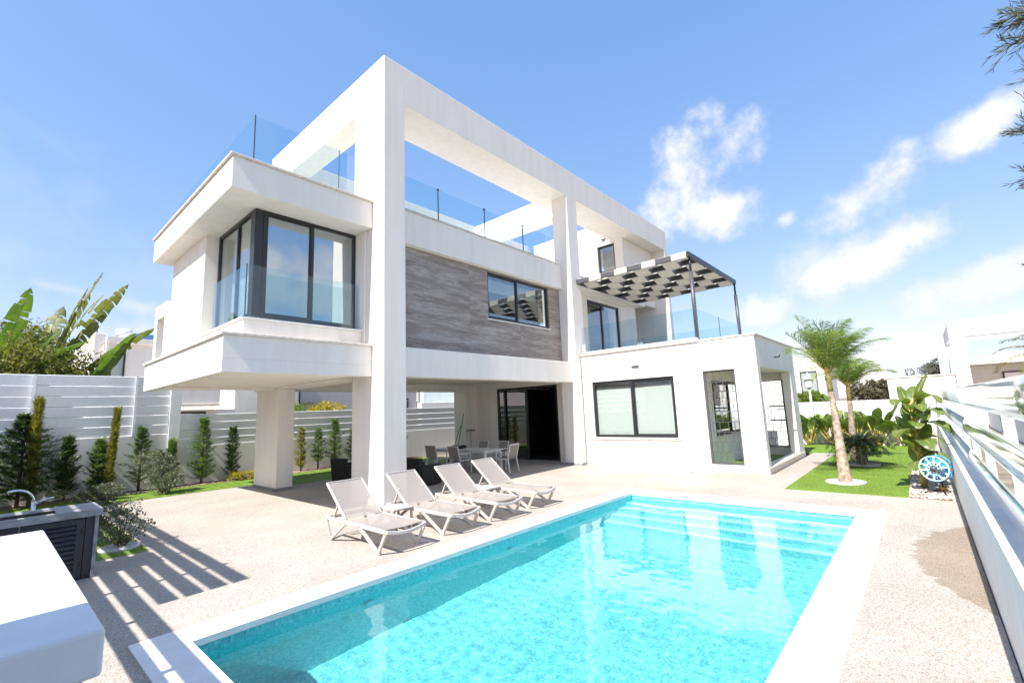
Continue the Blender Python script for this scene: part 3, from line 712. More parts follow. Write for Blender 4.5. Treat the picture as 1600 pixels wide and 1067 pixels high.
# ------------------------------------------------------------------ sun loungers and low tables
def make_lounger():
    T = thing('sun_lounger', 'x', 'sun lounger', (0,0,0), 'sun loungers in a row along the pool')
    W_ = .74; HY, HZ = 1.18, .345; TY, TZ = 1.82, .89
    fr = MB()
    for x in (.02, W_-.02):
        fr.bar((x, .0, .335), (x, 1.78, .35), .036, .055)
    fr.bar((.02, 1.775, .345), (W_-.02, 1.775, .345), .035, .05)
    cb = [(.02+(W_-.04)*k/8, -.005-.03*math.sin(PI*k/8), .335-.045*math.sin(PI*k/8)) for k in range(9)]
    for k in range(8): fr.bar(cb[k], cb[k+1], .035, .05)
    fr.build('frame', M['frame'], T, .008, True)
    for x in (.02, W_-.02):
        for (a, b, c) in (((x, .01, .33), (x, .20, .0), (x, .74, .33)), ((x, 1.77, .335), (x, 1.62, .0), (x, 1.14, .33))):
            l = MB(); l.bar(a, (b[0], b[1], .02), .036, .05, (0, 1, 0)); l.bar((b[0], b[1], .02), c, .036, .05, (0, 1, 0))
            l.box(x-.02, x+.02, b[1]-.045, b[1]+.045, 0, .03)
            l.build('leg', M['leg'], T, .006, True)
    s = MB(); ny_ = 14; vs = []
    for k in range(ny_+1):
        y = .05+(HY-.05)*k/ny_
        for i in range(7):
            u = i/6; x = .035+(W_-.07)*u; vs.append((x, y, .362-.018*math.sin(PI*u)-.01*math.sin(PI*k/ny_)+.004))
    s.add(vs, [(k*7+i, k*7+i+1, (k+1)*7+i+1, (k+1)*7+i) for k in range(ny_) for i in range(6)], True)
    s.build('seat_sling', M['sling'], T, 0, True)
    b = MB()
    for x in (.045, W_-.045): b.bar((x, HY, HZ+.02), (x, TY, TZ), .03, .045, (0, -1, 1))
    b.bar((.03, TY, TZ), (W_-.03, TY, TZ), .03, .04)
    bo = b.build('backrest', M['frame'], T, .006, True)
    s = MB(); vs = []; n_ = 10
    for k in range(n_+1):
        t = k/n_
        for i in range(7):
            u = i/6; dip = .02*math.sin(PI*u)*math.sin(PI*min(1, t*1.0))
            vs.append((.05+(W_-.10)*u, HY+(TY-HY)*t+dip*.7, HZ+.03+(TZ-HZ-.02)*t-dip*.7))
    s.add(vs, [(k*7+i, k*7+i+1, (k+1)*7+i+1, (k+1)*7+i) for k in range(n_) for i in range(6)], True)
    s.build('back_sling', M['sling'], bo, 0, True)
    p = MB()
    for x in (.10, W_-.10): p.bar((x, 1.50, .64), (x, 1.66, .36), .025, .03, (0, 1, 0))
    p.bar((.10, 1.66, .355), (W_-.10, 1.66, .355), .025, .03)
    p.build('prop', M['leg'], T, 0, True)
    return T
lg = make_lounger()
lg.location = (3.96, 6.03, 0); lg['label'] = 'taupe sun lounger nearest the sink counter, first of the row'
for (x, y, rz, lab) in ((5.20, 6.06, .02, 'taupe sun lounger in front of the corner column'),
                        (6.31, 6.06, -.015, 'taupe sun lounger before the black rattan armchair, third from the sink counter'),
                        (7.54, 6.14, .03, 'taupe sun lounger nearest the dining table and the far end of the pool')):
    dup(lg, (x, y, 0), lab, rz)
tt = thing('side_table', 'low taupe plastic table between the first two loungers', 'side table', (4.76, 7.0, 0), 'low tables between the loungers')
MB().box(0, .42, 0, .45, .37, .41).build('table_top', M['frame'], tt, .012, True)
for (x, y) in ((.03, .03), (.39, .03), (.03, .42), (.39, .42)):
    MB().bar((x, y, 0), (x, y, .37), .04, .03).build('leg', M['leg'], tt, .005, True)
dup(tt, (7.08, 7.05, 0), 'low taupe plastic table between the third and fourth loungers')

# ------------------------------------------------------------------ dining set on the covered terrace
dt = thing('dining_table', 'pale rectangular outdoor dining table under the house', 'table', (11.55, 12.35, 0))
tp = MB()
for k in range(9): tp.box(11.05+.1*k+.002, 11.05+.1*(k+1)-.002, 11.05, 13.75, .70, .735)
tp.build('table_top', M['chair_frame'], dt)
MB().box(11.1, 11.9, 11.1, 13.7, .64, .698).build('apron', M['chair_frame'], dt)
for (x, y) in ((11.1, 11.1), (11.86, 11.1), (11.1, 13.66), (11.86, 13.66)):
    MB().box(x-.04, x+.04, y-.04, y+.04, 0, .64).build('leg', M['chair_frame'], dt)
def make_chair():
    T = thing('garden_armchair', 'x', 'chair', (0,0,0), 'sling armchairs around the dining table')
    # faces +x, back at -x
    for sy in (-1, 1):
        l = MB(); l.bar((-.20, .25*sy, .44), (-.29, .26*sy, 0), .03, .035); l.build('leg', M['chair_frame'], T, 0, True)
        l = MB(); l.bar((.24, .27*sy, .62), (.27, .27*sy, 0), .03, .035); l.build('leg', M['chair_frame'], T, 0, True)
        a = MB(); a.bar((.25, .27*sy, .63), (-.26, .27*sy, .66), .045, .025); a.build('armrest', M['chair_frame'], T, 0, True)
    s = MB(); s.box(-.22, .25, -.24, .24, .425, .445); s.build('seat', M['sling'], T, .006, True)
    f = MB()
    for sy in (-1, 1): f.bar((-.21, .245*sy, .44), (-.32, .245*sy, .90), .028, .03); f.bar((-.22, .25*sy, .43), (.25, .25*sy, .43), .025, .035)
    f.bar((-.32, -.25, .895), (-.32, .25, .895), .028, .028); f.bar((.25, -.25, .43), (.25, .25, .43), .025, .035)
    bo = f.build('back_frame', M['chair_frame'], T, 0, True)
    MB().add([(-.215, -.23, .47), (-.215, .23, .47), (-.322, .23, .885), (-.322, -.23, .885), (-.225, -.23, .47), (-.225, .23, .47), (-.332, .23, .885), (-.332, -.23, .885)],
             [(0, 1, 2, 3), (7, 6, 5, 4), (0, 4, 5, 1), (1, 5, 6, 2), (2, 6, 7, 3), (3, 7, 4, 0)]).build('back_sling', M['sling'], bo, 0, True)
    return T
ch = make_chair(); ch.location = (10.80, 12.0, 0); ch['label'] = 'taupe sling armchair seen from behind at the pool side of the table'
for (x, y, rz, lab) in ((10.85, 13.3, .12, 'taupe sling armchair seen from behind, left of the other one and beside the lawn'),
                        (11.75, 10.70, PI/2+.1, 'taupe sling armchair at the right end of the dining table'),
                        (12.55, 12.9, PI, 'taupe sling armchair across the table, before the broom on the pillar'),
                        (12.6, 11.9, PI, 'taupe sling armchair across the table, before the patio door')):
    dup(ch, (x, y, 0), lab, rz)
bg = MB()
for (x, y, r_) in ((11.45, 13.0, .17), (11.65, 12.75, .14), (11.4, 12.6, .10)):
    bg.lathe([(r_*.7, 0), (r_, .03), (r_*.9, .07), (r_*.5, .10), (.02, .11)], (x, y, .737), 12)
tag(bg.build('folded_cloth', M['black']), 'dark crumpled cloth lying on the dining table', 'cloth')
def rattan(x0, x1, y0, y1, lab):
    A = thing('rattan_armchair', lab, 'armchair', ((x0+x1)/2, (y0+y1)/2, 0), 'black rattan armchairs under the house')
    MB().box(x0, x1, y0+.14, y1-.14, 0.03, .36).build('seat', M['rattan'], A, .02)
    MB().box(x0, x1-.02, y0, y0+.135, .03, .58).build('armrest', M['rattan'], A, .02)
    MB().box(x0, x1-.02, y1-.135, y1, .03, .58).build('armrest', M['rattan'], A, .02)
    MB().prism([(x0-.10, .76), (x0-.02, .03), (x0-.005, .03), (x0+.06, .78)], y0+.03, y1-.03, 'y').build('backrest', M['rattan'], A, .012)
    MB().box(x0+.08, x1-.03, y0+.15, y1-.15, .362, .46).build('cushion', M['black'], A, .03)
rattan(8.22, 8.95, 10.72, 11.62, 'black rattan armchair right of the corner column')
rattan(7.30, 8.05, 13.15, 14.0, 'black rattan armchair half hidden by the left edge of the corner column')
br = thing('broom', 'broom with a wide wooden head standing upside down by the pillar', 'broom', (13.3, 14.2, 0))
MB().tube([(13.45, 14.25, 0), (13.75, 14.55, 1.22)], .014, 8).build('handle', M['wood'], br)
MB().obox((13.755, 14.555, 1.25), (.7, -.7, 0), (.7, .7, 0), (0, 0, 1), .19, .025, .035).build('head', M['wood'], br)
mo = thing('mop', 'long dark mop handle leaning against the terrace pillar', 'mop', (13.3, 15, 0))
MB().tube([(13.25, 15.0, .02), (13.87, 15.1, 1.95)], .014, 8).build('handle', M['black'], mo)
MB().lathe([(.09, 0), (.07, .07), (.02, .12)], (13.25, 15.0, .0), 10).build('head', M['black'], mo)
mo = thing('mop', 'shorter dark mop handle beside the taller one at the pillar', 'mop', (13.1, 15.2, 0))
MB().tube([(13.1, 15.2, .02), (13.86, 15.3, 1.45)], .013, 8).build('handle', M['black'], mo)
MB().lathe([(.09, 0), (.07, .07), (.02, .12)], (13.1, 15.2, .0), 10).build('head', M['black'], mo)

# ------------------------------------------------------------------ outdoor sink counter, white block
SC = thing('sink_counter', 'grey stone outdoor counter with black louvred doors below', 'counter', (.3, 9.1, 0))
tpm = MB(); tpm.grid([-.55, -.05, .75, 1.20], [8.70, 8.80, 9.16, 9.50], .81, .90, lambda x, y: -.05 < x < .75 and 8.80 < y < 9.16)
tpm.build('counter_top', M['stone'], SC, .006)
sk = MB().box(-.05, .75, 8.80, 9.16, .62, .64); sk.box(-.052, -.045, 8.80, 9.16, .641, .895); sk.box(.745, .752, 8.80, 9.16, .641, .895); sk.box(-.045, .745, 8.80, 8.806, .641, .895); sk.box(-.045, .745, 9.154, 9.16, .641, .895)
sk.build('basin', M['steel'], SC)
sp = MB().box(1.13, 1.17, 8.73, 9.46, 0, .808); sp.box(-.5, 1.128, 9.40, 9.45, 0, .808); sp.build('side_panel', M['stone'], SC, .004)
MB().box(1.04, 1.128, 8.76, 8.80, 0.02, .80).build('door_post', M['black_door'], SC)
for a in (.42, -.20):
    d = MB(); wallY(d, 8.745, 8.775, a, a+.61, .02, .79, [(a+.06, a+.53, .10, .72)]); do = d.build('door', M['black_door'], SC, .004)
    l = MB()
    for k in range(10): l.prism([(8.748, .105+.062*k), (8.772, .135+.062*k), (8.772, .158+.062*k), (8.748, .128+.062*k)], a+.062, a+.528, 'x')
    l.build('louvre', M['black_door'], do)
    h = MB()
    for z in (.2, .62): h.tube([(a+.585, 8.742, z-.03), (a+.585, 8.742, z+.03)], .008, 8)
    h.build('hinge', M['black'], do)
FA = thing('kitchen_tap', 'chrome swan neck tap on the grey stone counter', 'tap', (.55, 9.3, .90))
fm = MB(); fm.lathe([(.032, 0), (.03, .02), (.024, .03), (.024, .13)], (.55, 9.30, .90), 14)
fm.build('body', M['steel'], FA)
pts = [(.55-.19*(1-math.cos(t*PI*.62)), 9.30-.05*t, 1.02+.19*math.sin(t*PI*.62)) for t in [k/12 for k in range(13)]]
MB().tube(pts, .014, 10).build('spout', M['steel'], FA)
MB().tube([(.565, 9.29, 1.0), (.64, 9.27, 1.05), (.74, 9.25, 1.065)], [.018, .014, .008], 8).build('lever', M['steel'], FA)
WB = thing('bar_counter', 'white rendered bar counter with a thick plain slab in the near left corner', 'counter', (-.1, 2.5, 0))
MB().prism([(1.234, 1.533), (2.60, 1.533), (2.60, 1.62), (1.234, 1.62)], -.5, .19, 'x').build('counter_top', M['white_block'], WB, .008)
MB().box(-.45, -.10, 1.5, 2.5, -.01, 1.532).build('base', M['white_block'], WB)

# ------------------------------------------------------------------ hose reel
HR = thing('hose_reel', 'blue garden hose reel on a tripod stand by the right wall', 'hose reel', (12.72, -.02, 0))
cR = Vector((12.66, -.03, .53)); ax = Vector((-.93, .36, 0)); sd = Vector((-.36, -.93, 0)); up = Vector((0, 0, 1))
def ring(mb, r, off, rad, n=28, m=8):
    vs = []; fs = []
    for k in range(n):
        a = 2*PI*k/n; d = sd*math.cos(a)+up*math.sin(a)
        for q in range(m):
            b = 2*PI*q/m; vs.append(cR+ax*(off+rad*math.sin(b))+d*(r+rad*math.cos(b)))
    for k in range(n):
        for q in range(m):
            fs.append((k*m+q, ((k+1) % n)*m+q, ((k+1) % n)*m+(q+1) % m, k*m+(q+1) % m))
    mb.add(vs, fs, True)
for off in (.10, -.10):
    dk = MB(); ring(dk, .235, off, .014); ring(dk, .12, off, .012)
    for k in range(10):
        a = 2*PI*k/10+.2; d = sd*math.cos(a)+up*math.sin(a); t_ = sd*-math.sin(a)+up*math.cos(a)
        dk.obox(cR+ax*off+d*.15, d, t_, ax, .09, .016, .008)
    dk.build('reel_flange', M['paleblue'] if off > 0 else M['blue'], HR)
hs = MB()
for k in range(7): ring(hs, .15+.012*(k % 2), -.085+.028*k, .016)
hs.build('hose', M['blue'], HR)
hb = MB(); hb.tube([cR-ax*.13, cR+ax*.15], .05, 12); hb.build('hub', M['greymetal'], HR)
hd = MB(); hd.bar(cR+ax*.14, cR+ax*.15+sd*.18-up*.04, .05, .03); hd.build('crank', M['greymetal'], HR)
sdm = MB(); b0 = cR-ax*.14
sdm.tube([b0, (12.82, -.08, .10)], .018, 8); sdm.tube([(12.82, -.08, .10), (12.45, -.12, .015)], .018, 8); sdm.tube([(12.82, -.08, .10), (12.72, .28, .02)], .018, 8); sdm.tube([(12.82, -.08, .10), (13.05, -.1, .015)], .018, 8)
sdm.build('stand', M['black'], HR)
MB().lathe([(.035, -.04), (.04, 0), (.03, .05)], (12.82, -.08, .10), 10).build('joint', M['orange'], HR)

tag(MB().lathe([(.05, 0), (.05, .006), (.03, .007)], (13.95, 5.35, 0), 14).build('floor_drain', M['black']), 'small round black drain cover in the paving by the white wing', 'drain')
# ------------------------------------------------------------------ plants
def rv(r): 
    a = r.uniform(0, 2*PI); z = r.uniform(-1, 1); s = math.sqrt(1-z*z); return Vector((s*math.cos(a), s*math.sin(a), z))
def leafquad(mb, p, d, up_, l, w):
    d = d.normalized(); s = d.cross(up_)
    if s.length < 1e-3: s = d.cross(Vector((1, .3, .2)))
    s.normalize(); mb.add([p, p+d*l*.45+s*w, p+d*l, p+d*l*.45-s*w], [(0, 1, 2, 3)])
def conifer(mb, base, h, rad, r, nb=70, spr=7, lean=(0, 0), bottom=.06, rise=.55, prof=None, lw=.011, ll=.085):
    base = Vector(base); ga = 2.39996; ph = r.uniform(0, 6)
    for i in range(nb):
        t = (i+.5)/nb; z = bottom+(1-bottom)*t
        pr_ = prof(t) if prof else (1-t)**.75*(.55+.45*min(1, t*5))
        pr_ *= min(1, (1-t)*3.2+.06)
        Lb = max(.03, rad*pr_*r.choice((.45, .8, 1.0, 1.1, 1.35))*r.uniform(.8, 1.15))
        a = ph+i*ga+r.uniform(-.5, .5); out = Vector((math.cos(a), math.sin(a), 0))
        p0 = base+Vector((lean[0]*z*h, lean[1]*z*h, z*h*.97)); 
        dirv = (out+Vector((0, 0, rise*r.uniform(.6, 1.5)))).normalized()
        side = dirv.cross(Vector((0, 0, 1))).normalized()
        for k in range(spr):
            s = (k+1)/spr; q = p0+dirv*Lb*s+Vector((0, 0, -.10*Lb*s*s*r.uniform(0, 1.6)))
            for e in ((-1, 0, 1) if r.random() < .7 else (0,)):
                dd = dirv+side*e*r.uniform(.5, 1.1)+rv(r)*.25
                n_ = 3
                for w_ in range(n_):
                    leafquad(mb, q+dd.normalized()*ll*.5*w_+rv(r)*.012, dd+rv(r)*.45, Vector((0, 0, 1))+rv(r)*.6, ll*r.uniform(.7, 1.3), lw*r.uniform(.8, 1.5))
def tree_conifer(name, lab, base, h, rad, seed, m='conifer', cat='tree', trunk=True, group=None, **kw):
    r = random.Random(seed); T = thing(name, lab, cat, base, group)
    mb = MB(); conifer(mb, base, h, rad, r, **kw); mb.build('foliage', M[m], T)
    ln = kw.get('lean', (0, 0)); b = Vector(base)
    MB().tube([b, b+Vector((ln[0]*h*.5, ln[1]*h*.5, h*.5)), b+Vector((ln[0]*h*.9, ln[1]*h*.9, h*.9))], [.028*h**.5, .02*h**.5, .006], 7).build('trunk', M['trunk'], T)
    return T
G1 = 'young conifers along the back wall'
tree_conifer('cypress', 'large spreading dark conifer behind the sink counter', (.75, 18.0, 0), 2.45, .95, 11, 'conifer_dark', nb=190, spr=11, rise=.32, group=G1, prof=lambda t: (1-t)**.55*(.8+.2*min(1, t*4)), ll=.10, lw=.012)
tree_conifer('cypress', 'columnar yellow cypress growing out of the large dark conifer', (.95, 17.75, 0), 2.85, .20, 12, 'golden', nb=170, spr=5, rise=2.6, group=G1, prof=lambda t: .9*(1-t)**.35, ll=.09, lw=.009)
tree_conifer('cypress', 'small dark conifer between the big cypress and the slim yellow one', (1.66, 18.35, 0), 1.78, .36, 13, 'conifer_dark', nb=95, spr=7, rise=.75, group=G1, prof=lambda t: (1-t)**.6*(.7+.3*min(1, t*4)))
tree_conifer('cypress', 'dark bushy conifer touching the slim yellow cypress', (2.36, 18.45, 0), 1.65, .36, 14, 'conifer', nb=95, spr=7, rise=.8, group=G1, prof=lambda t: (1-t)**.5*(.8+.2*min(1, t*4)))
tree_conifer('cypress', 'slim leaning yellow green pencil cypress', (2.56, 18.2, 0), 2.55, .17, 15, 'golden', nb=150, spr=5, rise=2.6, lean=(.035, 0), group=G1, prof=lambda t: .95*(1-t)**.4, ll=.085, lw=.009)
tree_conifer('cypress', 'open light green conifer with a bare lower stem beside the grey shrub', (3.32, 18.4, 0), 1.98, .48, 16, 'conifer', nb=62, spr=8, rise=.6, bottom=.13, group=G1)
tree_conifer('cypress', 'narrow green conifer rising behind the grey shrub', (4.15, 18.5, 0), 1.5, .25, 17, 'conifer', nb=60, spr=6, rise=.9, group=G1)
tree_conifer('cypress', 'tall bright conifer left of the white back column', (4.98, 18.4, 0), 2.2, .42, 18, 'conifer', nb=95, spr=7, rise=.5, group=G1, prof=lambda t: (1-t)**.7*(.75+.25*min(1, t*4)))
tree_conifer('cypress', 'small narrow conifer next to the white back column with yellow plants below', (5.88, 18.4, 0), 1.83, .26, 19, 'conifer_dark', nb=75, spr=6, rise=.8, group=G1, prof=lambda t: (1-t)**.5)
tree_conifer('cypress', 'thin brownish conifer just right of the white back column', (8.3, 18.4, 0), 1.68, .20, 20, 'golden', nb=55, spr=5, rise=.9, bottom=.05, group=G1, prof=lambda t: (1-t)**.5)
tree_conifer('cypress', 'small open conifer behind the black armchair', (8.98, 18.4, 0), 1.62, .36, 21, 'conifer', nb=55, spr=6, rise=.55, bottom=.15, group=G1)
tree_conifer('cypress', 'taller open conifer above the black armchair', (9.68, 18.4, 0), 1.98, .42, 22, 'conifer', nb=70, spr=7, rise=.5, bottom=.12, group=G1)
tree_conifer('cypress', 'conifer cut off by the left edge of the corner column', (10.5, 18.4, 0), 1.5, .34, 23, 'conifer', nb=55, spr=6, rise=.55, bottom=.12, group=G1)
tree_conifer('cypress', 'conifer showing at the right edge of the corner column', (12.75, 18.3, 0), 1.75, .42, 24, 'conifer', nb=60, spr=7, rise=.55, bottom=.15, group=G1)
def bush(name, lab, c, rx, rz, n, seed, m, ll=.05, lw=.014, cat='shrub', stems=5, hollow=.4, group=None):
    r = random.Random(seed); T = thing(name, lab, cat, c, group); c = Vector(c); mb = MB(); st = MB()
    cl = [c+Vector((r.gauss(0, rx*.5), r.gauss(0, rx*.5), rz*r.uniform(.35, 1.75))) for _ in range(16)]
    for k in cl:
        st.tube([c+Vector((r.uniform(-.04, .04), r.uniform(-.04, .04), 0)), (c+k)/2+Vector((r.uniform(-.05, .05), r.uniform(-.05, .05), .02)), k], [.011, .008, .004], 5)
        rr = rx*r.uniform(.28, .52)
        for _ in range(n//16):
            d = rv(r); p = k+Vector((d.x*rr, d.y*rr, d.z*rr*rz/rx*.8))*r.uniform(hollow, 1)**.5
            if p.z < c.z+.02: p.z = c.z+.02+abs(r.gauss(0, .03))
            leafquad(mb, p, d+rv(r)*.9+Vector((0, 0, .3)), rv(r), ll*r.uniform(.7, 1.4), lw*r.uniform(.7, 1.3))
    mb.build('foliage', M[m], T); st.build('stem', M['trunk'], T); return T
bush('shrub', 'round grey green leafy shrub at the edge of the lawn strip', (3.64, 17.05, 0), .48, .66, 5200, 31, 'olive', .055, .016)
bush('shrub', 'low dark spreading shrub behind the tap', (2.0, 16.4, 0), .55, .26, 3000, 32, 'shrub', .06, .016)
bush('shrub', 'low sunlit shrub in front of the slim yellow cypress', (2.45, 17.3, 0), .35, .22, 1400, 33, 'olive', .05, .015)
bush('shrub', 'sparse dark twiggy shrub in a stone ring beside the sink counter', (1.66, 10.25, 0), .36, .40, 1000, 34, 'shrub', .055, .013)
bush('shrub', 'leafy dark shrub close behind the sink counter corner', (1.35, 11.1, 0), .32, .36, 2000, 35, 'shrub', .06, .015)
for (x, y, s, lab) in ((5.95, 18.0, 36, 'yellow flowering plant under the small narrow conifer'), (6.42, 18.0, 37, 'yellow flowering plant at the foot of the white back column')):
    bush('flower', lab, (x, y, 0), .17, .15, 700, s, 'yellowleaf', .06, .013, 'plant')
def edging(c, r0, lab, seed):
    mb = MB(); r = random.Random(seed)
    mb.lathe([(r0, 0), (r0, .05), (r0-.05, .055), (r0-.06, .03)], c, 28)
    for _ in range(110):
        a = r.uniform(0, 2*PI); q = (r0-.07)*math.sqrt(r.random()); s = r.uniform(.018, .035)
        mb.lathe([(s*.6, -.005), (s, s*.4), (s*.5, s*.8)], (c[0]+q*math.cos(a), c[1]+q*math.sin(a), c[2]+.03), 6)
    tag(mb.build('stone_ring', M['concrete_ring']), lab, 'edging')
edging((1.66, 10.25, .004), .27, 'pale stone ring around the twiggy shrub by the sink counter', 1)
edging((13.55, 1.6, .004), .40, 'pale stone ring at the foot of the leaning palm', 2)
edging((17.2, 1.55, .004), .42, 'pale stone ring at the foot of the dark bushy palm', 3)

def frond(mb, st, p0, d0, L_, droop, r, wind=Vector((0, 0, 0)), nl=34, ll=.42, lw=.012, hang=.5):
    pts = []; p = Vector(p0); d = Vector(d0).normalized(); n_ = 12
    for k in range(n_+1):
        pts.append(p.copy()); p = p+d*L_/n_
        d = (d+Vector((0, 0, -droop/n_*(.4+1.6*k/n_)))+wind*(k/n_)/n_).normalized()
    st.tube(pts, [.018*(1-.85*k/n_) for k in range(n_+1)], 5)
    for k in range(nl):
        t = .12+.88*(k+.5)/nl; f = t*n_; i = min(int(f), n_-1); q = pts[i].lerp(pts[i+1], f-i)
        dv = (pts[i+1]-pts[i]).normalized(); s = dv.cross(Vector((0, 0, 1)))
        if s.length < .05: s = Vector((1, 0, 0))
        s.normalize(); lf = ll*(math.sin(PI*min(1, .12+t*.85))**.6)*r.uniform(.8, 1.15)
        for e in (-1, 1):
            dd = (s*e+dv*r.uniform(.5, .95)+Vector((0, 0, r.uniform(-.1, .35)))+wind*.45).normalized()
            m1 = q+dd*lf*.5; d2 = (dd+Vector((0, 0, -hang*r.uniform(.6, 1.3)))+wind*.35).normalized(); m2 = m1+d2*lf*.5
            w = dv.cross(dd).cross(dd).normalized()*lw
            mb.add([q-w*.5, q+w*.5, m1+w, m1-w, m2], [(0, 1, 2, 3), (3, 2, 4)])
WIND = Vector((.75, -.9, -.10))
def palm(name, lab, trunkpts, radii, nf, L_, seed, m='palm', droop=1.2, wind=WIND, ll=.42, up=(.5, 1.6), shaft=True, nl=36, lw=.012, group=None):
    r = random.Random(seed); T = thing(name, lab, 'palm tree', trunkpts[0], group)
    # smooth trunk with rings
    P = [Vector(p) for p in trunkpts]; pts = []; rad = []
    for k in range(41):
        f = k/40*(len(P)-1); i = min(int(f), len(P)-2); pts.append(P[i].lerp(P[i+1], f-i)); rad.append((radii[i]+(radii[i+1]-radii[i])*(f-i))*(1+.05*((k % 2)*2-1)))
    MB().tube(pts, rad, 14).build('trunk', M['palmtrunk'], T)
    top = pts[-1]
    fm = MB(); sm = MB()
    if shaft:
        MB().tube([top-Vector((0, 0, .02)), top+Vector((0, 0, .35)), top+Vector((0, 0, .6))], [radii[-1]*1.02, radii[-1]*.75, .03], 10).build('crown_shaft', M['stem'], T)
        top = top+Vector((0, 0, .42))
    for k in range(nf):
        a = 2.39996*k+r.uniform(-.25, .25); e = up[0]+(up[1]-up[0])*(k/nf)+r.uniform(-.1, .1)
        frond(fm, sm, top, (math.cos(a), math.sin(a), e), L_*r.uniform(.8, 1.1), droop*r.uniform(.8, 1.25), r, wind, nl, ll, lw)
    fm.build('crown', M[m], T); sm.build('frond_stem', M['stem'], T)
    return T
palm('queen_palm', 'tall leaning palm with a windswept crown on the lawn', [(13.55, 1.6, 0), (13.65, 1.62, .8), (13.85, 1.66, 1.6), (13.95, 1.69, 2.15)], [.145, .10, .075, .06], 21, 1.6, 41, droop=1.35, up=(1.0, 4.2), ll=.60, lw=.0075, nl=50)
palm('queen_palm', 'slimmer palm standing behind the leaning one', [(18.4, 1.85, 0), (18.35, 1.80, 1.0), (18.3, 1.75, 1.9)], [.13, .09, .07], 16, 1.4, 42, droop=1.5, up=(.8, 3.0), ll=.5, lw=.009, nl=46)
palm('pygmy_palm', 'short dark palm with drooping fronds beside the leaning palm', [(17.2, 1.55, 0), (17.2, 1.55, .55)], [.15, .12], 40, 1.0, 43, 'palm_dark', droop=1.9, wind=Vector((.1, -.1, 0)), ll=.26, up=(.15, 1.5), shaft=False, nl=30, lw=.010)

def paddle(mb, st, p0, d0, L_, w, stem, r, m_fold=.25, curl=.8, torn=0.0):
    """petiole then a folded, drooping blade; torn>0 splits the margins"""
    p = Vector(p0); d = Vector(d0).normalized(); pts = [p.copy()]
    for k in range(5):
        p = p+d*stem/5; pts.append(p.copy()); d = (d+Vector((0, 0, -.04*curl))).normalized()
    n_ = 16; q = []; dirs = []
    for k in range(n_+1):
        q.append(p.copy()); dirs.append(d.copy()); p = p+d*L_/n_; d = (d+Vector((0, 0, -curl/n_*(.3+1.4*k/n_)))).normalized()
    st.tube(pts+q, [.022]*6+[.014*(1-.9*k/n_) for k in range(n_+1)], 6)
    sref = dirs[0].cross(Vector((0, 0, 1)))
    if sref.length < .1: sref = Vector((r.uniform(-1, 1), r.uniform(-1, 1), 0))
    sref = (sref.normalized()+rv(r)*.35).normalized()
    prof = [max(.02, math.sin(PI*min(1, (.04+.96*k/n_)))**.55*(1-.25*k/n_)) for k in range(n_+1)]
    for e in (-1, 1):
        k = 0
        while k < n_:
            seg = n_ if torn == 0 else r.choice((1, 1, 2, 2, 3)); k1 = min(n_, k+seg)
            dr = r.uniform(0, 1.3)*torn; vs = []; m = k1-k+1; sh = r.uniform(.75, 1.05) if torn else 1
            for j in range(k, k1+1):
                s = (sref-dirs[j]*sref.dot(dirs[j])).normalized(); nn = s.cross(dirs[j]).normalized()
                if nn.z < 0: nn = -nn
                for u in (0, .5, 1):
                    ww = w*prof[j]*u*sh
                    shrink = (torn*.12*(-1 if j == k1 else (1 if j == k else 0))*u) if torn else 0
                    vs.append(q[j]+s*e*ww*math.cos(dr*u)+nn*(m_fold*ww*(1.3-u))-Vector((0, 0, ww*math.sin(dr)*u))+dirs[j]*(shrink*L_/n_*2+ww*.25*u)+nn*r.gauss(0, .006))
            fs = []
            for j in range(m-1):
                for u in range(2):
                    a = j*3+u; fs.append((a, a+1, a+4, a+3))
            mb.add(vs, fs, True); k = k1
def paddle_plant(name, lab, c, leaves, seed, m='streli', cat='plant', torn=0, stem_m='stem', trunk=None, group=None):
    r = random.Random(seed); T = thing(name, lab, cat, c, group); mb = MB(); st = MB()
    for lf in leaves:
        a, e, stem, L_, w, curl = lf[:6]
        p0 = Vector(c)+Vector((.05*math.cos(a), .05*math.sin(a), lf[6] if len(lf) > 6 else (trunk[0]*r.uniform(.6, 1) if trunk else 0)))
        paddle(mb, st, p0, (math.cos(a), math.sin(a), e), L_, w, stem, r, .25, curl, torn)
    mb.build('leaves', M[m], T); st.build('leaf_stalk', M[stem_m], T)
    if trunk: MB().tube([c, Vector(c)+Vector((0, 0, trunk[0]*.6)), Vector(c)+Vector((.02, 0, trunk[0]))], [trunk[1], trunk[1]*.8, trunk[1]*.5], 10).build('trunk', M['stem'], T)
    return T
r5 = random.Random(51)
lv = []
for k in range(30):
    t = k/29
    if k % 2: a, e, cu = PI+r5.uniform(-1.2, 1.2), r5.uniform(.7, 1.3)+t*.6, r5.uniform(2.0, 2.9)      # hanging blades
    else: a, e, cu = r5.uniform(-1.3, 1.3), r5.uniform(2.2, 3.6), r5.uniform(.4, .9)                    # upright blades
    lv.append((a, e, .05+.08*t, r5.uniform(.48, .66), r5.uniform(.15, .19), cu, .35+1.45*t))
paddle_plant('paddle_plant', 'big paddle leaved plant standing by the right wall next to the hose reel', (13.35, .20, 0), lv, 52, 'streli', trunk=(1.9, .06))
def fan(seed, n, h, L_):
    r = random.Random(seed); return [(r.uniform(0, 2*PI), r.uniform(1.4, 4.0), h*r.uniform(.5, 1), L_*r.uniform(.7, 1.1), r.uniform(.15, .21), r.uniform(.5, 1.6)) for _ in range(n)]
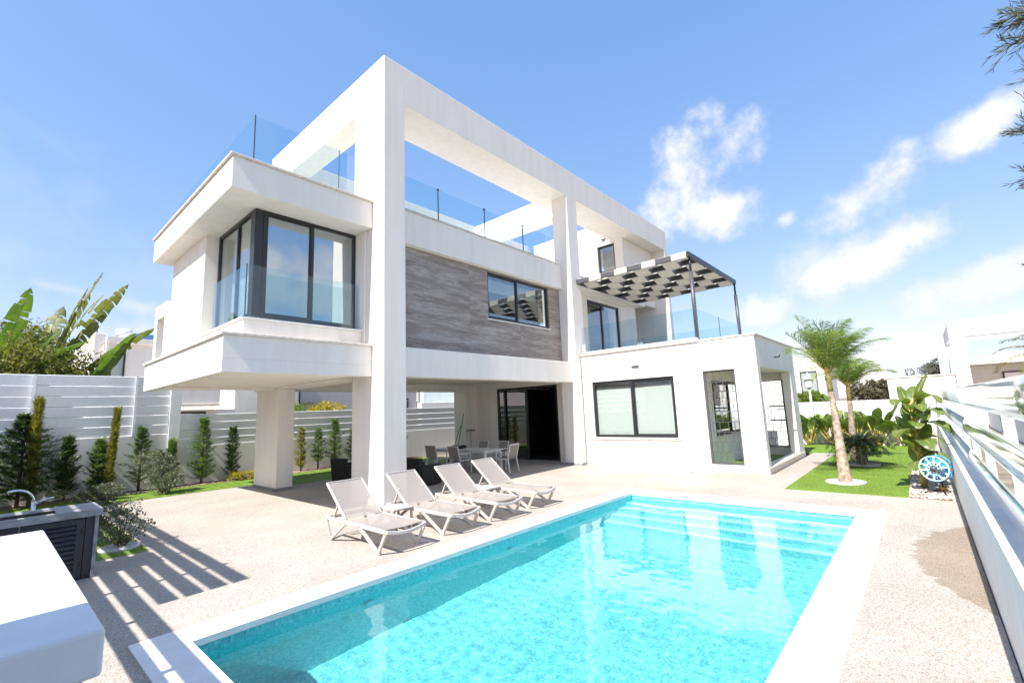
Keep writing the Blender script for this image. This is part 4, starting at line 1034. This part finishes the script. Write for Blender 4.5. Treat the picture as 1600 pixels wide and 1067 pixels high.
for (x, y, s, h, lab) in ((24.0, 3.95, 61, .75, 'pale green paddle plant next to the lamp post, nearest the house'),
                          (24.0, 3.05, 62, .9, 'paddle plant with yellow stalks behind the leaning palm'),
                          (24.0, 2.25, 63, .7, 'paddle plant seen between the two taller palms'),
                          (24.0, 1.55, 64, .9, 'bushy green paddle plant right of the slim palm'),
                          (24.1, .75, 65, .6, 'small paddle plant at the far right corner of the lawn')):
    paddle_plant('paddle_plant', lab, (x, y, 0), fan(s, 22, h*1.15, .8), s, 'paleleaf' if s in (61, 62) else 'streli', group='paddle plants along the end wall')
# banana clump beyond the tall back fence
lv = [(-2.9, 2.4, 1.9, 2.9, .46, .5), (-.3, 3.5, 2.2, 2.9, .46, .35), (-.55, 4.5, 2.1, 3.0, .46, .55), (-.5, 2.2, 2.0, 3.0, .44, .45), (-.5, 1.2, 1.7, 2.8, .40, .45), (2.6, 2.0, 1.9, 2.6, .42, .6), (-.3, .8, 1.4, 2.3, .38, .6), (PI, .9, 1.6, 2.2, .4, .7), (1.2, 2.2, 2.2, 2.5, .42, .7), (-.1, 1.6, 1.5, 2.4, .4, .6), (PI-.2, 1.6, 1.4, 2.3, .42, .9), (.3, 3.0, 1.9, 2.6, .42, .6)]
paddle_plant('banana_plant', 'tall banana plant with wind torn leaves above the back fence', (.70, 20.7, 0), lv, 72, 'banana_dry', 'banana plant', .85, 'banana', (2.6, .14))
paddle_plant('banana_plant', 'banana plant at the left edge with a broad torn upright leaf', (-.25, 20.5, 0), [(-.6, 5.0, 1.7, 3.0, .50, .2), (2.4, 2.2, 2.0, 2.4, .46, .6), (-2.8, 1.4, 1.6, 2.4, .46, .8), (-.4, 1.6, 1.4, 2.2, .42, .8), (PI, .8, 1.2, 2.0, .42, .9), (.2, 2.6, 1.6, 2.5, .44, .5)], 73, 'banana', 'banana plant', .45, 'banana', (2.4, .13))
paddle_plant('banana_plant', 'young banana plant with one broad unbroken leaf over the fence', (1.35, 20.4, 0), [(-.62, 1.75, 1.7, 2.3, .46, .12), (-.15, .7, 1.5, 2.0, .32, .35), (-.1, .35, 1.5, 1.7, .28, .25), (1.0, 1.2, 1.5, 1.4, .35, .7)], 74, 'banana', 'banana plant', 0, 'banana', (1.7, .10))
def thicket(name, lab, c, rx, ry, z0, z1, n, seed, m, ll, lw, cat='hedge'):
    r = random.Random(seed); T = thing(name, lab, cat, c); mb = MB(); st = MB()
    for k in range(60):
        x, y = c[0]+r.uniform(-rx, rx), c[1]+r.uniform(-ry, ry); top = z0+(z1-z0)*r.uniform(.55, 1)*(1-.35*((x-c[0])/rx)**2)
        lx, ly = r.uniform(-.4, .4), r.uniform(-.3, .3)
        st.tube([(x, y, 0), (x+lx*.4, y+ly*.4, top*.6), (x+lx, y+ly, top)], [.016, .012, .004], 5)
        for _ in range(n//60):
            t = r.uniform(.45, 1.02); p = Vector((x+lx*t*t, y+ly*t*t, top*t))+rv(r)*r.uniform(.05, .42)
            leafquad(mb, p, rv(r)+Vector((0, 0, -.3)), rv(r), ll*r.uniform(.6, 1.3), lw*r.uniform(.7, 1.3))
    mb.build('foliage', M[m], T); st.build('stem', M['trunk'], T); return T
thicket('bamboo_thicket', 'dense yellow green bamboo thicket under the banana leaves', (.35, 21.7, 0), 1.75, .5, 2.6, 5.6, 22000, 81, 'bamboo', .20, .022)
thicket('bamboo_thicket', 'lower leafy hedge pressed against the back of the tall fence', (.5, 19.7, 0), 1.35, .35, 2.6, 4.75, 17000, 86, 'bamboo', .16, .022)
bush('shrub', 'yellow flowering bush showing over the low fence behind the terrace', (13.7, 27.6, 1.4), 1.0, .75, 3000, 82, 'yellowleaf', .16, .03)
bush('shrub', 'green bush over the low fence beside the white back column', (11.6, 27.4, 1.4), .8, .9, 2600, 83, 'palm', .2, .03)
bush('shrub', 'yellow green bush beyond the end wall behind the slim palm', (30, 2.3, 0), 1.3, 1.0, 3000, 84, 'yellowleaf', .12, .025)
bush('shrub', 'green bush beyond the end wall by the lamp post', (29, 4.7, 0), 1.2, 1.2, 9000, 85, 'palm', .17, .04)
def crown_tree(lab, base, h, rx, rz, seed, m='farleaf', n=5000, ll=.2):
    r = random.Random(seed); T = thing('tree', lab, 'tree', base); b = Vector(base); mb = MB(); st = MB()
    st.tube([b, b+Vector((.1, 0, h*.5)), b+Vector((.1, .1, h))], [.16, .12, .05], 8)
    for k in range(22):
        k_ = b+Vector((r.gauss(0, rx*.5), r.gauss(0, rx*.5), h+r.gauss(0, rz*.5))); st.tube([b+Vector((.1, 0, h*.6)), k_], [.05, .015], 5)
        rr = rx*r.uniform(.25, .42)
        for _ in range(n//22):
            d = rv(r); leafquad(mb, k_+d*rr*r.uniform(.5, 1), d+rv(r), rv(r), ll*r.uniform(.7, 1.3), ll*.25)
    mb.build('crown', M[m], T); st.build('trunk', M['trunk'], T)
crown_tree('brownish rounded tree beyond the end wall right of the palms', (42, 2.5, 0), 2.3, 1.2, .9, 91)
crown_tree('small tree behind the glass balustrade of the neighbouring terrace', (46, -.9, 0), 3.9, .9, .5, 92, n=1600, ll=.16)
# feathery tree outside the right boundary whose branch tips enter the picture
r7 = random.Random(95); CT = thing('casuarina', 'feathery needle tree whose branch tips hang in at the right edge of the sky', 'tree', (5.7, -2.2, 0))
st = MB(); nm = MB(); st.tube([(5.7, -2.2, 0), (5.7, -2.17, 3), (5.72, -2.2, 7.6)], [.12, .09, .02], 8)
for k in range(76):
    z = 2.6+4.4*k/76; a = r7.uniform(-.3, 2*PI-.3) if k % 3 else r7.uniform(1.2, 2.4); Lb = r7.uniform(.85, 1.15)*(1.22 if z < 4.3 else (.80 if z < 4.85 else 1.15))
    d = Vector((math.cos(a), math.sin(a), r7.uniform(.1, .5))).normalized(); p0 = Vector((5.71, -2.18, z)); pts = [p0+d*Lb*t+Vector((0, 0, -.18*t*t)) for t in (0, .33, .66, 1)]
    st.tube(pts, [.018, .013, .009, .004], 5)
    for j in range(44):
        t = r7.uniform(.25, 1); q = p0+d*Lb*t+Vector((0, 0, -.18*t*t)); dd = (d+rv(r7)*.85+Vector((0, 0, -.1))).normalized()
        l_ = r7.uniform(.10, .22); q2 = q+dd*l_; st.tube([q, q2], [.004, .002], 3, False)
        for _ in range(14):
            s = r7.random(); leafquad(nm, q.lerp(q2, s), dd+rv(r7)*.55, rv(r7), r7.uniform(.05, .10), .0035)
nm.build('crown', M['casuarina'], CT); st.build('trunk', M['trunk'], CT)

# ------------------------------------------------------------------ neighbours
W = thing('boundary_wall', 'plain white wall of the neighbouring plot seen through the right louvre fence', 'wall', (18, -2.8, 0))
MB().box(-2, 39, -2.95, -2.75, -.06, 1.72).build('wall_section', M['wall'], W)
def house(name, lab, boxes, wins=(), m='stucco', extra=None):
    c = boxes[0]; H = thing(name, lab, 'house', ((c[0]+c[1])/2, (c[2]+c[3])/2, 0))
    for b in boxes: MB().box(*b).build('wall', M[m], H, .02)
    for (ax_, p, a0, a1, z0, z1) in wins:
        mb = wallX(MB(), p-.05, p+.03, a0, a1, z0, z1, [(a0+.08, a1-.08, z0+.08, z1-.08)]) if ax_ == 'x' else wallY(MB(), p-.05, p+.03, a0, a1, z0, z1, [(a0+.08, a1-.08, z0+.08, z1-.08)])
        o = mb.build('window', M['dark'], H)
        q = MB().box(p-.02, p-.008, a0+.07, a1-.07, z0+.07, z1-.07) if ax_ == 'x' else MB().box(a0+.07, a1-.07, p-.02, p-.008, z0+.07, z1-.07)
        q.build('pane', M['pane'], o)
    return H
H = house('house', 'white neighbouring house with a blue window beyond the tall back fence', [(3.95, 16, 32, 42, -.06, 6.45), (3.5, 3.93, 32.3, 42, -.06, 6.95)], [('y', 31.97, 4.15, 4.78, 4.3, 6.0)])
MB().box(3.93, 6.2, 31.7, 32, 6.46, 6.72).build('parapet', M['stucco'], H)
MB().tube([(4.45, 33, 7.12), (5.15, 33, 7.22)], .22, 14).build('water_tank', M['tank'], H)
sp = MB(); sp.add([(5.0, 33, 6.75), (7.0, 33, 6.75), (7.0, 35, 7.5), (5.0, 35, 7.5), (5.0, 33, 6.70), (7.0, 33, 6.70), (7.0, 35, 7.45), (5.0, 35, 7.45)], [(0, 1, 2, 3), (7, 6, 5, 4), (0, 4, 5, 1), (1, 5, 6, 2), (2, 6, 7, 3), (3, 7, 4, 0)]); sp.build('solar_panel', M['solar'], H)
an = MB(); an.tube([(3.6, 32.5, 6.9), (3.6, 32.5, 8.1)], .025, 6); an.tube([(3.4, 32.5, 8.0), (3.8, 32.5, 8.0)], .02, 6); an.build('antenna', M['greymetal'], H)
H = house('house', 'white neighbouring house with a stepped balcony seen left of the back column', [(6.2, 9.0, 28.0, 34, -.06, 2.7), (5.9, 8.0, 27.2, 28.0, 2.95, 4.4), (9.05, 12.0, 28.4, 34, -.06, 6)], [('y', 27.97, 6.3, 7.6, 1.6, 2.6)])
MB().box(5.8, 8.05, 27.1, 28.0, 2.88, 2.948).build('balcony_cap', M['cap'], H)
H = house('house', 'grey rendered neighbouring house over the fence behind the terrace', [(12.05, 21.8, 29, 38, -.06, 6.0)], [('y', 28.97, 20.0, 21.0, 2.4, 3.25), ('y', 28.97, 12.2, 12.9, 2.6, 4.4)], 'grey_stucco')
H = house('house', 'white house with a glazed balcony beyond the fence, right of the grey one', [(21.9, 34, 28.5, 38, -.06, 2.9), (24.8, 34, 32, 38, 2.92, 6)], [('x', 24.78, 32.5, 34, 3.0, 5)])
MB().box(21.95, 33.9, 28.55, 28.57, 2.92, 4.1).build('glass_railing', M['rail_glass'], H)
H = house('house', 'white neighbouring villa with a square frame above the right fence', [(40, 40.8, -2.45, -1.75, -.06, 6.45), (40, 40.8, -14, -2.46, 5.45, 6.5), (40.4, 48, -14, -2.46, 3.68, 4.2), (42.5, 48, -14, -2.5, -.06, 3.67), (42.3, 48, -14, -6, 4.21, 5.4), (40.81, 48, -2.4, -1.8, 5.5, 6.4)],
          [('x', 42.45, -8, -4, .6, 3.2)])
MB().box(40.5, 40.52, -13.9, -2.5, 4.21, 5.15).build('glass_railing', M['rail_glass'], H)
H = house('house', 'low white neighbouring terrace with a glass balustrade behind the paddle plant', [(40, 44, -1.70, 1.62, -.06, 3.12), (44.1, 46, -1.74, -1.2, 3.2, 4.75)])
MB().box(39.94, 44.05, -1.73, 1.66, 3.122, 3.2).build('cap', M['cap'], H)
MB().box(40.06, 40.08, -1.65, 1.55, 3.202, 4.18).build('glass_railing', M['rail_glass'], H)
H = house('house', 'distant white house with a flat roof just right of the porch', [(52, 60, 6.6, 16, -.06, 5.9)], [('x', 51.97, 7.2, 8.6, 2.6, 4.6)])
palm('queen_palm', 'yellow green palm in front of the white villa above the right fence', [(20, -3.25, 0), (20, -3.25, 1.6), (20.1, -3.2, 2.45)], [.16, .12, .08], 15, 1.7, 44, 'bamboo', droop=1.6, wind=Vector((.3, .35, -.1)), up=(.3, 1.6), ll=.42, lw=.012)
def lamp(name, lab, c, h, head):
    T = thing(name, lab, 'lamp post', c); x, y, z = c
    MB().tube([(x, y, z), (x, y, z+h)], [.05, .035], 10).build('pole', M['tank'], T)
    if head == 'lantern':
        MB().lathe([(.06, 0), (.16, .06), (.18, .34), (.10, .40)], (x, y, z+h), 8, False).build('lantern', M['curtain'], T)
        MB().lathe([(.24, 0), (.12, .14), (.03, .22), (.02, .32)], (x, y, z+h+.40), 10).build('lamp_cap', M['tank'], T)
    else:
        MB().tube([(x, y, z+h), (x-.1, y-.2, z+h+.12), (x-.15, y-.5, z+h+.12)], .03, 8).build('arm', M['tank'], T)
        MB().obox((x-.17, y-.75, z+h+.12), (0, 1, 0), (1, 0, 0), (0, 0, 1), .28, .10, .04).build('lamp_head', M['tank'], T)
lamp('garden_lamp', 'white lantern lamp post by the end wall right of the porch', (24.3, 3.72, 0), 2.45, 'lantern')
lamp('street_lamp', 'tall street lamp beyond the neighbouring glass balustrade', (60, .15, 0), 6.0, 'arm')

# ------------------------------------------------------------------ sky, sun, camera
SUN = Vector((.85, .05, -1)).normalized()      # direction of light
elev = math.asin(-SUN.z); az = math.atan2(-SUN.y, -SUN.x)   # where the sun stands
w = bpy.data.worlds.new('World'); S.world = w; w.use_nodes = True; nt = w.node_tree
bg = nt.nodes['Background']
sky = N(nt, 'ShaderNodeTexSky', sky_type='NISHITA', sun_disc=False); sky.sun_elevation = elev; sky.sun_rotation = PI/2-az
sky.air_density = 1.0; sky.dust_density = .35; sky.ozone_density = 2.0
tc = N(nt, 'ShaderNodeTexCoord'); D = tc.outputs['Generated']
# tone of the clear sky: same gradient, flattened a little towards the bright horizon
ss = N(nt, 'ShaderNodeSeparateColor'); L(nt, sky.outputs[0], ss.inputs[0]); sc_ = N(nt, 'ShaderNodeCombineColor')
for ch, (top, tgt, gm) in enumerate(((.188, .235, .80), (.319, .445, .56), (.591, .88, .36))):
    k_ = 10/2**1.2
    L(nt, math_(nt, 'MULTIPLY', math_(nt, 'POWER', math_(nt, 'MULTIPLY', ss.outputs[ch], 1/(top*k_)), gm), tgt*k_), sc_.inputs[ch])
n1 = noise(nt, 11, 10, D, .62).outputs['Fac']; n2 = noise(nt, 3.2, 4, D, .5).outputs['Fac']
nz = math_(nt, 'ADD', math_(nt, 'MULTIPLY', math_(nt, 'SUBTRACT', n1, .5), 2.4), math_(nt, 'MULTIPLY', math_(nt, 'SUBTRACT', n2, .5), 1.2))
sepD = N(nt, 'ShaderNodeSeparateXYZ'); L(nt, D, sepD.inputs[0])
cov = None
def cloud(d, a, b, tilt, dens=1.0, soft=.85):
    """soft ellipse of cloud centred on direction d: half sizes a, b (radians), tilt"""
    global cov
    d = Vector(d).normalized(); e1 = d.cross(Vector((0, 0, 1))).normalized(); e2 = e1.cross(d)
    u = e1*math.cos(tilt)+e2*math.sin(tilt); v = -e1*math.sin(tilt)+e2*math.cos(tilt)
    r = []
    for ax_, s in ((u, a), (v, b)):
        dn = N(nt, 'ShaderNodeVectorMath', operation='DOT_PRODUCT'); sb = N(nt, 'ShaderNodeVectorMath', operation='SUBTRACT')
        L(nt, D, sb.inputs[0]); sb.inputs[1].default_value = d; L(nt, sb.outputs[0], dn.inputs[0]); dn.inputs[1].default_value = ax_/s
        r.append(math_(nt, 'MULTIPLY', dn.outputs['Value'], dn.outputs['Value']))
    q = math_(nt, 'ADD', math_(nt, 'SUBTRACT', 1.0, math_(nt, 'SQRT', math_(nt, 'ADD', r[0], r[1]))), nz)
    mr = N(nt, 'ShaderNodeMapRange', interpolation_type='SMOOTHSTEP'); L(nt, q, mr.inputs[0]); mr.inputs[1].default_value = 0; mr.inputs[2].default_value = soft; mr.inputs[4].default_value = dens
    cov = mr.outputs[0] if cov is None else math_(nt, 'MAXIMUM', cov, mr.outputs[0])
cloud((.856, .26, .43), .15, .10, .75)
cloud((.865, .20, .475), .09, .05, .6, .9)
cloud((.88, .25, .36), .10, .06, .1)
cloud((.942, .015, .338), .13, .055, .40)
cloud((.972, .04, .235), .14, .055, .35)
cloud((.934, .141, .325), .025, .02, .6, .8)
cloud((.92, -.12, .38), .12, .045, .35, 1)
cloud((.984, -.09, .165), .12, .04, .3, .85)
cloud((.968, .193, .165), .06, .035, .1, .9)
cloud((.95, .12, .235), .06, .05, .8, .6)
cloud((.064, .973, .215), .10, .018, -.15, .6, 1.2)
cloud((.15, .97, .20), .10, .022, -.1, .6, 1.2)
cloud((.024, .907, .42), .07, .02, -.5, .12, 1.2)
cloud((.145, .974, .14), .2, .05, 0, .7, 1.2)
cloud((-.1, .97, .24), .42, .22, 0, .42, 2.0)
# clouds elsewhere in the sky, seen only in reflections or from other places
cloud((-.3, -.85, .4), .3, .12, .2, .9); cloud((.4, -.9, .25), .3, .1, -.1, .9); cloud((-.9, .3, .35), .3, .12, .1, .7); cloud((.1, -.8, .6), .25, .1, .4, .8)
ccol = mixc(nt, math_(nt, 'MULTIPLY', cov, n1), (3.8, 3.95, 4.25), (5.2, 5.15, 5.1))
L(nt, mixc(nt, math_(nt, 'MULTIPLY', cov, .96), sc_.outputs[0], ccol), bg.inputs['Color']); bg.inputs['Strength'].default_value = .10

sl = bpy.data.lights.new('sun', 'SUN'); sl.energy = 4.2; sl.angle = math.radians(.53); sl.color = (1, .955, .89); sl.cycles.is_caustics_light = True
so = bpy.data.objects.new('sun', sl); C.objects.link(so); so.rotation_euler = SUN.to_track_quat('-Z', 'Y').to_euler(); so.location = (-20, 0, 30)

R_ = [[0.6620872788817586, -0.7483516552244297, -0.04012773686372907], [-0.08499512696274719, -0.1281810315494763, 0.9881019439022973], [0.7445913399546995, 0.6507990652065877, 0.14847327433143204]]
cd = bpy.data.cameras.new('camera'); cam = bpy.data.objects.new('camera', cd); C.objects.link(cam)
mx = Matrix(((R_[0][0], R_[1][0], -R_[2][0], 0), (R_[0][1], R_[1][1], -R_[2][1], 0), (R_[0][2], R_[1][2], -R_[2][2], 2.0), (0, 0, 0, 1)))
cam.matrix_world = mx
cd.sensor_width = 36; cd.lens = 36*719.702/1600; cd.clip_start = .05; cd.clip_end = 4000
S.camera = cam
S.view_settings.view_transform = 'Standard'; S.view_settings.look = 'None'; S.view_settings.exposure = 1.2; S.view_settings.gamma = 1
S.cycles.max_bounces = 14; S.cycles.transparent_max_bounces = 24; S.cycles.transmission_bounces = 10; S.cycles.diffuse_bounces = 5; S.cycles.glossy_bounces = 6
S.cycles.use_denoising = True
S.cycles.sample_clamp_indirect = 12
